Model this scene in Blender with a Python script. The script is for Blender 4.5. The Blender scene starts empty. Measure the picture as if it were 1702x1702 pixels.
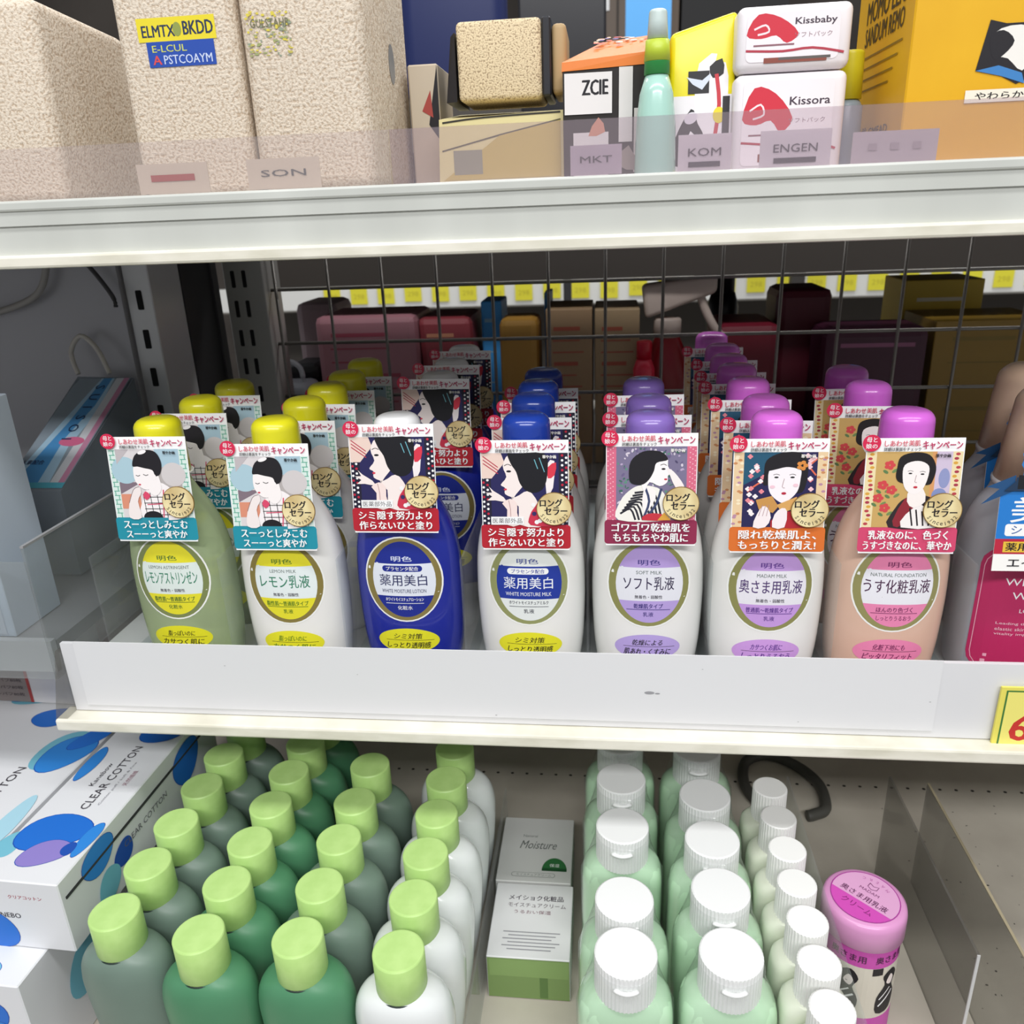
import bpy, bmesh, math, random
from mathutils import Vector, Matrix
from mathutils.geometry import tessellate_polygon
random.seed(7)
S = bpy.context.scene
COL = S.collection
PI = math.pi

# ------------------------------------------------------------------ camera, world, lights, exposure
cd = bpy.data.cameras.new('camera')
cam = bpy.data.objects.new('camera', cd)
COL.objects.link(cam)
A = ((0.9935357572979215, 0.10705454989182267, -0.03776271068004727),
     (0.002467579971715844, -0.35294165529180965, -0.9356420784728318),
     (-0.11349277518648002, 0.9295006784867544, -0.35092432043552413))
X, Y, Z = Vector(A[0]), -Vector(A[1]), -Vector(A[2])
m3 = Matrix((X, Y, Z)).transposed()
cam.matrix_world = Matrix.Translation((0, 0, 0.2914)) @ m3.to_4x4()
cd.sensor_width = 36
cd.lens = 1353.544 / 1702 * 36
cd.clip_start = 0.01
cd.dof.use_dof = True
cd.dof.focus_distance = 0.50
cd.dof.aperture_fstop = 14
S.camera = cam

w = bpy.data.worlds.new('World')
S.world = w
w.use_nodes = True
bg = w.node_tree.nodes['Background']
bg.inputs[0].default_value = (0.95, 0.97, 1.0, 1)
bg.inputs[1].default_value = 0.34


def area(name, loc, rot, sx, sy, power, col=(1, 1, 1)):
    l = bpy.data.lights.new(name, 'AREA')
    l.shape = 'RECTANGLE'
    l.size, l.size_y, l.energy, l.color = sx, sy, power, col
    o = bpy.data.objects.new(name, l)
    COL.objects.link(o)
    o.location = loc
    o.rotation_euler = rot
    return o


area('ceiling_lamp', (0.0, -0.15, 1.75), (0, 0, 0), 2.6, 0.25, 26)
area('ceiling_lamp', (0.2, -1.5, 1.75), (math.radians(25), 0, 0), 2.6, 0.3, 55)
area('ceiling_lamp', (0.3, 1.75, 1.75), (0, 0, 0), 2.6, 0.25, 36)
S.view_settings.view_transform = 'Standard'
S.view_settings.look = 'None'
S.view_settings.gamma = 1
S.view_settings.use_curve_mapping = False
S.view_settings.exposure = -0.05

# ------------------------------------------------------------------ materials
MATS = {}


def lin(h):
    h = h.lstrip('#')
    r = []
    for i in (0, 2, 4):
        c = int(h[i:i + 2], 16) / 255
        r.append(c / 12.92 if c <= .04045 else ((c + .055) / 1.055) ** 2.4)
    return (*r, 1)


def M(h, rough=0.5, metal=0.0, spec=0.5, coat=0.0, trans=0.0, sss=0.0):
    k = (h, rough, metal, spec, coat, trans, sss)
    if k in MATS:
        return MATS[k]
    m = bpy.data.materials.new('paint_' + h.strip('#'))
    m.use_nodes = True
    b = m.node_tree.nodes['Principled BSDF']
    b.inputs['Base Color'].default_value = lin(h)
    b.inputs['Roughness'].default_value = rough
    b.inputs['Metallic'].default_value = metal
    b.inputs['Specular IOR Level'].default_value = spec
    b.inputs['Coat Weight'].default_value = coat
    b.inputs['Coat Roughness'].default_value = 0.05
    b.inputs['Transmission Weight'].default_value = trans
    if sss:
        b.inputs['Subsurface Weight'].default_value = sss
        b.inputs['Subsurface Radius'].default_value = (.01, .012, .01)
        b.inputs['Subsurface Scale'].default_value = 1
    MATS[k] = m
    return m


def noisy(name, c0, c1, scale, rough=0.6, bump=0.0, detail=4, lo=.35, hi=.65, stretch=(1, 1, 1), metal=0):
    """two-colour procedural surface with optional bump"""
    m = bpy.data.materials.new(name)
    m.use_nodes = True
    nt = m.node_tree
    b = nt.nodes['Principled BSDF']
    tc = nt.nodes.new('ShaderNodeTexCoord')
    mp = nt.nodes.new('ShaderNodeMapping')
    mp.inputs['Scale'].default_value = stretch
    n = nt.nodes.new('ShaderNodeTexNoise')
    n.inputs['Scale'].default_value = scale
    n.inputs['Detail'].default_value = detail
    r = nt.nodes.new('ShaderNodeValToRGB')
    r.color_ramp.elements[0].position, r.color_ramp.elements[1].position = lo, hi
    r.color_ramp.elements[0].color, r.color_ramp.elements[1].color = lin(c0), lin(c1)
    nt.links.new(tc.outputs['Object'], mp.inputs[0])
    nt.links.new(mp.outputs[0], n.inputs[0])
    nt.links.new(n.outputs[0], r.inputs[0])
    nt.links.new(r.outputs[0], b.inputs['Base Color'])
    b.inputs['Roughness'].default_value = rough
    b.inputs['Metallic'].default_value = metal
    if bump:
        bp = nt.nodes.new('ShaderNodeBump')
        bp.inputs['Strength'].default_value = bump
        bp.inputs['Distance'].default_value = .002
        nt.links.new(n.outputs[0], bp.inputs['Height'])
        nt.links.new(bp.outputs[0], b.inputs['Normal'])
    return m


def clear(name, tint, transp, gloss=0.12, rough=0.05, diff='#d8d8dc'):
    """thin clear plastic: see-through, milky share and a sheen"""
    m = bpy.data.materials.new(name)
    m.use_nodes = True
    nt = m.node_tree
    nt.nodes.remove(nt.nodes['Principled BSDF'])
    out = nt.nodes['Material Output']
    t = nt.nodes.new('ShaderNodeBsdfTransparent')
    t.inputs[0].default_value = lin(tint)
    d = nt.nodes.new('ShaderNodeBsdfDiffuse')
    d.inputs[0].default_value = lin(diff)
    g = nt.nodes.new('ShaderNodeBsdfGlossy')
    g.inputs['Roughness'].default_value = rough
    a = nt.nodes.new('ShaderNodeMixShader')
    a.inputs[0].default_value = 1 - transp
    nt.links.new(t.outputs[0], a.inputs[1])
    nt.links.new(d.outputs[0], a.inputs[2])
    fr = nt.nodes.new('ShaderNodeLayerWeight')
    fr.inputs[0].default_value = .5
    pw = nt.nodes.new('ShaderNodeMath')
    pw.operation = 'POWER'
    pw.inputs[1].default_value = 4
    nt.links.new(fr.outputs['Facing'], pw.inputs[0])
    mu = nt.nodes.new('ShaderNodeMath')
    mu.operation = 'MULTIPLY_ADD'
    mu.use_clamp = True
    mu.inputs[1].default_value = .35
    mu.inputs[2].default_value = gloss * .4
    nt.links.new(pw.outputs[0], mu.inputs[0])
    b = nt.nodes.new('ShaderNodeMixShader')
    nt.links.new(mu.outputs[0], b.inputs[0])
    nt.links.new(a.outputs[0], b.inputs[1])
    nt.links.new(g.outputs[0], b.inputs[2])
    nt.links.new(b.outputs[0], out.inputs[0])
    return m


WHITE = M('#f2f2f2', .45)
BLACK = M('#16151a', .5)
ACRYL = clear('clear_acrylic', '#fbfdfd', .95, .05)
SMOKE = clear('smoky_acrylic', '#e2e2e0', .88, .06, .12, '#b0aca8')
HAZE = clear('hazy_guard', '#fbf8f8', .88, .05, .2, '#cfcacb')
MILKY = clear('milky_bin_plastic', '#f2f4f4', .86, .08, .15, '#c6c8c8')
HAZE2 = clear('hazy_guard_mauve', '#f6f1f4', .83, .05, .2, '#b9aeb4')
FILM = clear('shrink_film', '#fdfefd', .93, .10, .08)

# ------------------------------------------------------------------ objects


def tag(o, label=None, cat=None, group=None, kind=None):
    if label: o['label'] = label
    if cat: o['category'] = cat
    if group: o['group'] = group
    if kind: o['kind'] = kind
    return o


def thing(name, label, cat, loc=(0, 0, 0), rz=0, group=None):
    o = bpy.data.objects.new(name, None)
    o.empty_display_size = .02
    COL.objects.link(o)
    o.location = loc
    o.rotation_euler = (0, 0, rz)
    return tag(o, label, cat, group)


def obj(name, bm, mats, parent=None, smooth=False, loc=None):
    me = bpy.data.meshes.new(name)
    bm.to_mesh(me)
    bm.free()
    for m in (mats if isinstance(mats, (list, tuple)) else [mats]):
        me.materials.append(m)
    if smooth:
        for p in me.polygons:
            p.use_smooth = True
    o = bpy.data.objects.new(name, me)
    COL.objects.link(o)
    if parent: o.parent = parent
    if loc: o.location = loc
    return o


def dup(root, loc, rz=0.0, label=None, group=None):
    r = root.copy()
    COL.objects.link(r)
    r.location = loc
    r.rotation_euler = (root.rotation_euler[0], root.rotation_euler[1], rz)
    if label: r['label'] = label
    if group: r['group'] = group
    for ch in list(root.children):
        c = ch.copy()
        COL.objects.link(c)
        c.parent = r
        for g in list(ch.children):
            d = g.copy()
            COL.objects.link(d)
            d.parent = c
    return r


def box(x0, x1, y0, y1, z0, z1, bev=0.0, seg=2, bm=None, mi=0):
    b = bmesh.new()
    bmesh.ops.create_cube(b, size=1)
    for v in b.verts:
        v.co = Vector(((x0 + x1) / 2 + v.co.x * (x1 - x0), (y0 + y1) / 2 + v.co.y * (y1 - y0), (z0 + z1) / 2 + v.co.z * (z1 - z0)))
    if bev:
        bmesh.ops.bevel(b, geom=list(b.edges), offset=bev, segments=seg, affect='EDGES', profile=.5)
    for f in b.faces: f.material_index = mi
    if bm is None: return b
    join(bm, b)
    return bm


def join(bm, b):
    me = bpy.data.meshes.new('tmp')
    b.to_mesh(me)
    b.free()
    bm.from_mesh(me)
    bpy.data.meshes.remove(me)


def hexa(pts, mi=0):
    """8 corners: bottom 4 then top 4, same winding"""
    b = bmesh.new()
    v = [b.verts.new(p) for p in pts]
    for f in ((3, 2, 1, 0), (4, 5, 6, 7), (0, 1, 5, 4), (1, 2, 6, 5), (2, 3, 7, 6), (3, 0, 4, 7)):
        b.faces.new([v[i] for i in f]).material_index = mi
    bmesh.ops.recalc_face_normals(b, faces=b.faces)
    return b


def interp(prof, z):
    """smooth (monotone cubic) interpolation of a list of (z, a, b, ...)"""
    n = len(prof)
    if z <= prof[0][0]: return prof[0][1:]
    if z >= prof[-1][0]: return prof[-1][1:]
    i = max(k for k in range(n - 1) if prof[k][0] <= z)
    out = []
    for c in range(1, len(prof[0])):
        h = prof[i + 1][0] - prof[i][0]

        def sl(k):
            if k <= 0 or k >= n - 1: 
                j = 0 if k <= 0 else n - 2
                return (prof[j + 1][c] - prof[j][c]) / (prof[j + 1][0] - prof[j][0])
            a = (prof[k][c] - prof[k - 1][c]) / (prof[k][0] - prof[k - 1][0])
            b = (prof[k + 1][c] - prof[k][c]) / (prof[k + 1][0] - prof[k][0])
            return 0 if a * b <= 0 else 2 * a * b / (a + b)
        t = (z - prof[i][0]) / h
        m0, m1 = sl(i) * h, sl(i + 1) * h
        out.append((2 * t**3 - 3 * t**2 + 1) * prof[i][c] + (t**3 - 2 * t**2 + t) * m0 + (-2 * t**3 + 3 * t**2) * prof[i + 1][c] + (t**3 - t**2) * m1)
    return tuple(out)


def loft(prof, n=2.0, seg=56, rings=36, raw=False):
    """oval body; prof rows (z, half width, half depth)"""
    b = bmesh.new()
    z0, z1 = prof[0][0], prof[-1][0]
    rows = []
    zs = [p[0] for p in prof] if raw else sorted(set([z0 + (z1 - z0) * (.5 - .5 * math.cos(PI * k / rings)) for k in range(rings + 1)]))
    for z in zs:
        w_, d_ = interp(prof, z) if not raw else next(p[1:3] for p in prof if p[0] == z)
        row = []
        for k in range(seg):
            t = 2 * PI * k / seg
            c, s = math.cos(t), math.sin(t)
            e = 2 / n
            row.append(b.verts.new((w_ * math.copysign(abs(c) ** e, c), d_ * math.copysign(abs(s) ** e, s), z)))
        rows.append(row)
    for i in range(len(rows) - 1):
        for k in range(seg):
            b.faces.new((rows[i][k], rows[i][(k + 1) % seg], rows[i + 1][(k + 1) % seg], rows[i + 1][k]))
    b.faces.new(rows[0][::-1])
    b.faces.new(rows[-1])
    return b


def lathe(prof, seg=40, x=0, y=0, z=0):
    """prof rows (r, z) bottom to top; sharp corners kept by the listed points"""
    b = bmesh.new()
    rows = []
    for r, h in prof:
        rows.append([b.verts.new((x + r * math.cos(2 * PI * k / seg), y + r * math.sin(2 * PI * k / seg), z + h)) for k in range(seg)])
    for i in range(len(rows) - 1):
        for k in range(seg):
            b.faces.new((rows[i][k], rows[i][(k + 1) % seg], rows[i + 1][(k + 1) % seg], rows[i + 1][k]))
    b.faces.new(rows[0][::-1])
    b.faces.new(rows[-1])
    return b


def rounded(r, z0, z1, rad, r_top=None, n=5):
    """cylinder profile whose top edge is rounded"""
    rt = r if r_top is None else r_top
    p = [(r, z0), (rt + (r - rt) * .3, z1 - rad - (z1 - z0 - rad) * .3)]
    for k in range(n + 1):
        a = PI / 2 * k / n
        p.append((rt - rad + rad * math.cos(a), z1 - rad + rad * math.sin(a)))
    p.append((.0008, z1 + .0004))
    return p


def tube(pts, r, seg=8, closed=False, smooth=3, bm=None, mi=0):
    P = [Vector(p) for p in pts]
    if smooth > 1 and len(P) > 2:
        P = [Vector(p) for p in crom([tuple(p) for p in P], closed, smooth)]
    b = bmesh.new()
    rows = []
    n = len(P)
    for i, p in enumerate(P):
        if closed: t = P[(i + 1) % n] - P[i - 1]
        else: t = P[min(i + 1, n - 1)] - P[max(i - 1, 0)]
        t.normalize()
        u = t.cross(Vector((0, 0, 1)))
        if u.length < .05: u = t.cross(Vector((0, 1, 0)))
        u.normalize()
        v = t.cross(u)
        rows.append([b.verts.new(p + u * r * math.cos(2 * PI * k / seg) + v * r * math.sin(2 * PI * k / seg)) for k in range(seg)])
    for i in range(n if closed else n - 1):
        for k in range(seg):
            b.faces.new((rows[i][k], rows[i][(k + 1) % seg], rows[(i + 1) % n][(k + 1) % seg], rows[(i + 1) % n][k])).material_index = mi
    if not closed:
        b.faces.new(rows[0][::-1]).material_index = mi
        b.faces.new(rows[-1]).material_index = mi
    if bm is None: return b
    join(bm, b)
    return bm


def crom(p, closed=True, k=5):
    n = len(p)
    out = []
    for i in range(n if closed else n - 1):
        def g(j): return p[j % n] if closed else p[min(max(j, 0), n - 1)]
        a, b, c, d = g(i - 1), g(i), g(i + 1), g(i + 2)
        for s in range(k):
            t = s / k
            out.append(tuple(.5 * (2 * b[q] + (c[q] - a[q]) * t + (2 * a[q] - 5 * b[q] + 4 * c[q] - d[q]) * t * t + (3 * b[q] - a[q] - 3 * c[q] + d[q]) * t**3) for q in range(len(b))))
    if not closed: out.append(tuple(p[-1]))
    return out


# ------------------------------------------------------------------ printed artwork (millimetres on the surface)
TXT = {}


def textmesh(s, bold=0.0):
    k = (s, bold)
    if k not in TXT:
        c = bpy.data.curves.new('t', 'FONT')
        c.body = s
        c.size = 1
        c.resolution_u = 2
        c.offset = bold
        o = bpy.data.objects.new('t', c)
        COL.objects.link(o)
        bpy.context.view_layer.update()
        me = o.evaluated_get(bpy.context.evaluated_depsgraph_get()).to_mesh()
        vs = [(v.co.x, v.co.y) for v in me.vertices]
        fs = [tuple(p.vertices) for p in me.polygons]
        bpy.data.objects.remove(o)
        bpy.data.curves.remove(c)
        if not vs: vs, fs = [(0, 0), (.01, 0), (0, .01)], [(0, 1, 2)]
        xs = [v[0] for v in vs]
        ys = [v[1] for v in vs]
        TXT[k] = (vs, fs, min(xs), max(xs), min(ys), max(ys))
    return TXT[k]


class Art:
    def __init__(self):
        self.items = []
        self.L = 0
        self.j = 0

    def add(self, vs, fs, mat, L=None):
        if L is None:
            self.L += 1
            L = self.L
        else:
            self.j = (self.j + 1) % 45
            L += self.j * .02
        self.items.append((vs, fs, mat, L))
        return self

    def poly(self, pts, mat, k=0, L=None):
        if k: pts = crom(pts, True, k)
        t = tessellate_polygon([[Vector((p[0], p[1], 0)) for p in pts]])
        return self.add([tuple(p[:2]) for p in pts], [tuple(f) for f in t], mat, L)

    def ell(self, cx, cy, rx, ry, mat, n=40, L=None, rot=0):
        c, s = math.cos(rot), math.sin(rot)
        pts = []
        for k in range(n):
            a, b = rx * math.cos(2 * PI * k / n), ry * math.sin(2 * PI * k / n)
            pts.append((cx + a * c - b * s, cy + a * s + b * c))
        return self.poly(pts, mat, 0, L)

    def band(self, cx, cy, rx, ry, y0, y1, mat, L=None):
        """slice of an ellipse between two heights"""
        pts = []
        n = 18
        f = lambda y: rx * math.sqrt(max(0, 1 - ((y - cy) / ry) ** 2))
        y0, y1 = max(y0, cy - ry), min(y1, cy + ry)
        ys = [y0 + (y1 - y0) * (.5 - .5 * math.cos(PI * k / n)) for k in range(n + 1)]
        pts = [(cx + f(y), y) for y in ys] + [(cx - f(y), y) for y in reversed(ys)]
        q = []
        for p in pts:
            if not q or abs(p[0] - q[-1][0]) + abs(p[1] - q[-1][1]) > .02: q.append(p)
        return self.poly(q, mat, 0, L)

    def rect(self, x0, y0, x1, y1, mat, r=0, L=None):
        if not r:
            return self.poly([(x0, y0), (x1, y0), (x1, y1), (x0, y1)], mat, 0, L)
        pts = []
        for cx, cy, a0 in ((x1 - r, y0 + r, -PI / 2), (x1 - r, y1 - r, 0), (x0 + r, y1 - r, PI / 2), (x0 + r, y0 + r, PI)):
            pts += [(cx + r * math.cos(a0 + PI / 2 * k / 4), cy + r * math.sin(a0 + PI / 2 * k / 4)) for k in range(5)]
        return self.poly(pts, mat, 0, L)

    def stroke(self, pts, wd, mat, k=4, L=None):
        if k and len(pts) > 2: pts = crom(pts, False, k)
        a, b = [], []
        n = len(pts)
        for i in range(n):
            p, q = pts[max(i - 1, 0)], pts[min(i + 1, n - 1)]
            dx, dy = q[0] - p[0], q[1] - p[1]
            l = math.hypot(dx, dy) or 1
            a.append((pts[i][0] - dy / l * wd / 2, pts[i][1] + dx / l * wd / 2))
            b.append((pts[i][0] + dy / l * wd / 2, pts[i][1] - dx / l * wd / 2))
        vs = a + b
        return self.add(vs, [(i, n + i, n + i + 1, i + 1) for i in range(n - 1)], mat, L)

    def text(self, s, cx, cy, h, mat, wd=None, bold=0.0, align='C', rot=0, shear=0, L=None):
        """cap-height band h centred on cy; wd fits the width"""
        vs, fs, x0, x1, y0, y1 = textmesh(s)
        sy = h / (y1 - y0)
        sx = wd / (x1 - x0) if wd else sy
        ox = {'C': (x0 + x1) / 2, 'L': x0, 'R': x1}[align]
        c, sn = math.cos(rot), math.sin(rot)
        out = []
        for x, y in vs:
            v = (y - (y0 + y1) / 2) * sy
            u = (x - ox) * sx + shear * v
            out.append((cx + u * c - v * sn, cy + u * sn + v * c))
        if bold:
            e = bold * h * 1.5
            n = len(out)
            if L is None:
                self.L += 1
                L = self.L
            self.items.append(([(x - e * c, y - e * sn) for x, y in out], fs, mat, L))
            self.items.append(([(x + e * c, y + e * sn) for x, y in out], fs, mat, L + .25))
            self.items.append(([(x, y + e * .7) for x, y in out], fs, mat, L + .5))
            return self
        return self.add(out, fs, mat, L)

    def arctext(self, s, cx, cy, R, a0, a1, h, mat):
        n = len(s)
        self.L += 1
        for i, ch in enumerate(s):
            if ch == ' ': continue
            a = a0 + (a1 - a0) * i / (n - 1)
            self.text(ch, cx + R * math.cos(a), cy + R * math.sin(a), h * (.8 if ch in 'nce' else 1), mat, rot=a + PI / 2, L=self.L)
        return self

    def build(self, name, mapf, parent=None, step=2.5e-5, base=0.0, cut=0.0, bm=None, mats=None):
        """mapf(u, v, h) in metres; cut: split every so many mm so flat art bends"""
        b = bmesh.new()
        mats = mats if mats is not None else []
        lay = b.faces.layers.int.new('L')
        for vs, fs, mat, L in self.items:
            if mat not in mats: mats.append(mat)
            mi = mats.index(mat)
            if cut and len(vs) < 130 and max(v[0] for v in vs) - min(v[0] for v in vs) > cut * 1.4:
                s = bmesh.new()
                q = [s.verts.new((x, y, 0)) for x, y in vs]
                for f in fs:
                    try: s.faces.new([q[i] for i in f])
                    except ValueError: pass
                for ax in (0, 1):
                    lo = min(v[ax] for v in vs)
                    hi = max(v[ax] for v in vs)
                    k = math.ceil(lo / cut)
                    while k * cut < hi:
                        co = Vector((k * cut, 0, 0)) if ax == 0 else Vector((0, k * cut, 0))
                        no = Vector((1, 0, 0)) if ax == 0 else Vector((0, 1, 0))
                        bmesh.ops.bisect_plane(s, geom=list(s.verts) + list(s.edges) + list(s.faces), plane_co=co, plane_no=no)
                        k += 1
                s.verts.index_update()
                vs = [(v.co.x, v.co.y) for v in s.verts]
                fs = [tuple(v.index for v in f.verts) for f in s.faces]
                s.free()
            vv = [b.verts.new(mapf(x / 1000, y / 1000, base + L * step)) for x, y in vs]
            for f in fs:
                a = 0
                for i in range(len(f)):
                    p, q = vs[f[i]], vs[f[(i + 1) % len(f)]]
                    a += p[0] * q[1] - p[1] * q[0]
                idx = f if a > 0 else f[::-1]
                try: b.faces.new([vv[i] for i in idx]).material_index = mi
                except ValueError: pass
        if bm is not None:
            join(bm, b)
            return mats
        return obj(name, b, mats, parent)


def plane(o, ux, uy):
    o, ux, uy = Vector(o), Vector(ux).normalized(), Vector(uy).normalized()
    n = ux.cross(uy)
    return lambda u, v, h: o + ux * u + uy * v + n * h


def fbox(x, y0, z0):  # front face (towards the viewer), u right, v up
    return plane((x, y0, z0), (1, 0, 0), (0, 0, 1))


# ================================================================== SETTING
wallm = noisy('store_wall_paint', '#4a443f', '#5c554f', 3, .8)
tag(obj('wall_back', box(-3, 3.4, 4.0, 4.1, -1.2, 2.0), wallm), kind='structure')
tag(obj('floor', box(-3, 3.4, -2.5, 4.0, -1.25, -1.2), noisy('store_floor_tile', '#8e8a84', '#a09b94', 2, .4)), kind='structure')

# ================================================================== SHELVES
railm = noisy('brushed_white_rail', '#bfc1bb', '#d0d2cc', 14, .33, 0, 3, .3, .7, (1.0, 1, .05))
paper = noisy('rail_paper', '#d3d3d6', '#e4e4e6', 9, .4, 0, 3, .3, .7, (.6, 1, .3))
cream = noisy('cream_enamel', '#d8d4c2', '#ece8da', 30, .35, 0, 4, .3, .6, (1, 1, 3))
under = noisy('shelf_underside_enamel', '#a9a6a0', '#b5b2ad', 5, .5)

t = thing('gondola_shelf', 'white metal upper shelf carrying beige and yellow cartons behind a hazy guard', 'shelf', (0, .446, .270))
obj('board', box(-1.3, 1.2, .004, .40, .012, .033), under, t)
b = box(-1.3, 1.2, .0, .004, .004, .030)
box(-1.3, 1.2, -.0025, .004, .029, .0345, .0012, bm=b, mi=0)
box(-1.3, 1.2, -.0012, .003, .0215, .0295, bm=b, mi=0)
obj('price_rail', b, railm, t)
obj('bottom_rim', box(-1.3, 1.2, -.004, .006, -.001, .0062, .0015), cream, t)

for nm, x0, x1, mt, lb in (('shelf_guard', -1.3, -.1105, HAZE, 'hazy clear guard strip in front of the beige textured cartons on the upper shelf'),
                           ('shelf_guard', -.110, 1.2, HAZE2, 'mauve tinted clear guard strip in front of yellow and white packs, upper shelf')):
    b = box(x0, x1, .4475, .4490, .3040, .3305)
    b2 = obj(nm, b, mt)
    tag(b2, lb, 'guard', 'guard strips of the upper shelf')

# small cards clipped behind the guard
gm = M('#55555c', .6)


def rail_card(x0, x1, z0, z1, label, txt, bar=True, col='#f0eff2', tx=None):
    t = thing('price_card', label, 'price card', ((x0 + x1) / 2, .4525, z0), 0, 'cards behind the upper guard')
    wdt = (x1 - x0) * 1000
    h = (z1 - z0) * 1000
    obj('card', box(-wdt / 2000, wdt / 2000, 0, .0006, 0, h / 1000), M(col, .6), t)
    a = Art()
    if bar: a.rect(-wdt * .30, h * .12, wdt * .30, h * .26, gm)
    a.text(txt, 0, h * .52, h * .22, tx or gm, wdt * .62)
    a.build('print', fbox(0, -.0003, 0), t)
    return t


rail_card(.036, .062, .3045, .3215, 'white card reading KOM behind the guard, under the yellow and white pouch', 'KOM')
rail_card(.076, .110, .3045, .3215, 'white card reading ENGEN behind the guard, under the stacked white packets', 'ENGEN')
rail_card(-.018, .008, .3050, .3190, 'pale card with small dark mark behind the guard, under the orange topped pack', 'MKT', False, '#cfc9d2')
rail_card(.120, .160, .3045, .3190, 'blank looking pale card behind the guard at the foot of the big yellow carton', 'III', False, '#d6d2d4', M('#c2bcc0'))
rail_card(-.190, -.150, .3050, .3200, 'cream card marked SON with a red bar, behind the guard near the faded sticker carton', 'SON', False, '#d9cdbd')
rail_card(-.252, -.212, .3050, .3200, 'cream card with one red bar behind the guard under the yellow and blue sticker', '一', False, '#d9cdbd', M('#b04a4a'))

# middle shelf
t = thing('gondola_shelf', 'white metal middle shelf holding the rows of tagged lotion bottles', 'shelf', (0, .446, -.03))
obj('board', box(-.366, 1.2, .004, .400, .0, .030), noisy('white_enamel_board', '#c2c2c0', '#cfcfcd', 6, .4), t)
t = thing('price_rail', 'white price label rail along the front of the middle shelf', 'rail', (0, .446, -.03))
obj('rail', box(-.365, 1.2, .0, .0032, .0052, .0575), paper, t)
b = box(-.355, .200, -.0008, -.0001, .010, .0595)
pm = [M('#e2e2e4', .4)]
a = Art()
for x, y, r in ((28, 32, 3.2), (33, 31.6, 1.6), (196, 31, .6), (-70, 12, .7), (120, 14, .5), (-250, 44, .6), (60, 50, .5), (-160, 40, .5)):
    a.ell(x, y, r, r * .35, M('#9a9a9e', .5), 14)
a.build('x', fbox(0, -.0009, 0), bm=b, mats=pm)
obj('paper_insert', b, pm, t)
obj('bottom_ledge', box(-.374, 1.2, -.012, .006, -.0045, .0045, .0015), cream, t)
b = hexa([(-.374, -.010, .004), (-.3655, -.010, .004), (-.3655, .004, .004), (-.374, .004, .004),
          (-.369, -.001, .052), (-.3655, -.001, .052), (-.3655, .003, .052), (-.369, .003, .052)])
obj('end_cap', b, SMOKE, t)

# yellow price tag on the middle rail
t = thing('price_tag', 'yellow price tag with red figures on the middle shelf rail at far right', 'price tag', (.262, .4435, -.032))
obj('card', box(-.028, .028, -.0008, .0008, 0, .046), M('#e8dd63', .5), t)
a = Art()
a.rect(-25, 2, 25, 44, M('#3f7a3a')).rect(-24, 3, 24, 43, M('#efe57a'))
a.text('特価', 0, 36, 8, M('#c23a2e'), 24, .02).text('698', 0, 18, 18, M('#c8302a'), 38, .02).text('円(税込)', 0, 6, 3.4, M('#3f3a2a'), 18)
a.build('print', fbox(0, -.0009, 0), t)

# lower shelf with a row of holes
floorm = noisy('lower_shelf_beige_enamel', '#b5ada0', '#c9c2b4', 9, .5, 0, 6, .35, .6)
t = thing('gondola_shelf', 'beige lower shelf with a row of small holes under green capped bottles', 'shelf', (0, .30, -.25))
b = box(-1.3, 1.2, 0, .56, -.03, 0)
hb = Art()
hm = M('#2a2622', .8)
for k in range(58):
    hb.ell(-330 + k * 14.8, 379, 1.7, 1.5, hm, 10, L=1)
for k in range(60):
    hb.ell(random.uniform(255, 420), random.uniform(130, 360), random.uniform(.3, 1.2), random.uniform(.3, .9), hm, 8, L=1)
mats = [floorm]
hb.build('x', plane((0, 0, .0002), (1, 0, 0), (0, 1, 0)), bm=b, mats=mats)
obj('board', b, mats, t)
obj('front_lip', box(-1.3, 1.2, -.004, .0, -.03, .006, .001), cream, t)
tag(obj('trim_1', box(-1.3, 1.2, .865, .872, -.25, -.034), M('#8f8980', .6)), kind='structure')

# ================================================================== BACK GRID, UPRIGHTS, LEFT BAY
wire = M('#7d7974', .4, .6)
b = bmesh.new()
for k in range(23):
    x = -.344 + k * .0573
    tube([(x, .85, -.02), (x, .85, .268)], .0017, 6, smooth=0, bm=b)
for z in (.0, .0475, .105, .1625, .2185):
    tube([(-.350, .853, z), (.95, .853, z)], .0019, 6, smooth=0, bm=b)
tag(obj('wire_grid_panel', b, wire, smooth=True), 'grey wire grid forming the back of the middle shelf', 'grid panel')


def upright(name, x0, x1, y0, y1, z0, z1, cols, pitch, label, col, sw=3.0):
    t = thing(name, label, 'upright', (x0, y0, z0))
    W, H = x1 - x0, z1 - z0
    obj('channel', box(0, W, 0, y1 - y0, 0, H, .0008, 1), M(col, .4, .3), t)
    a = Art()
    for c in cols:
        k = 0
        while .012 + k * pitch < H - .012:
            z = .012 + k * pitch
            a.rect(c * 1000 - sw, z * 1000 - 8.5, c * 1000 + sw, z * 1000 + 8.5, M('#0c0c0d', .9), 1.2, L=1)
            k += 1
    a.build('slots', fbox(0, -.0002, 0), t)
    return t


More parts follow.
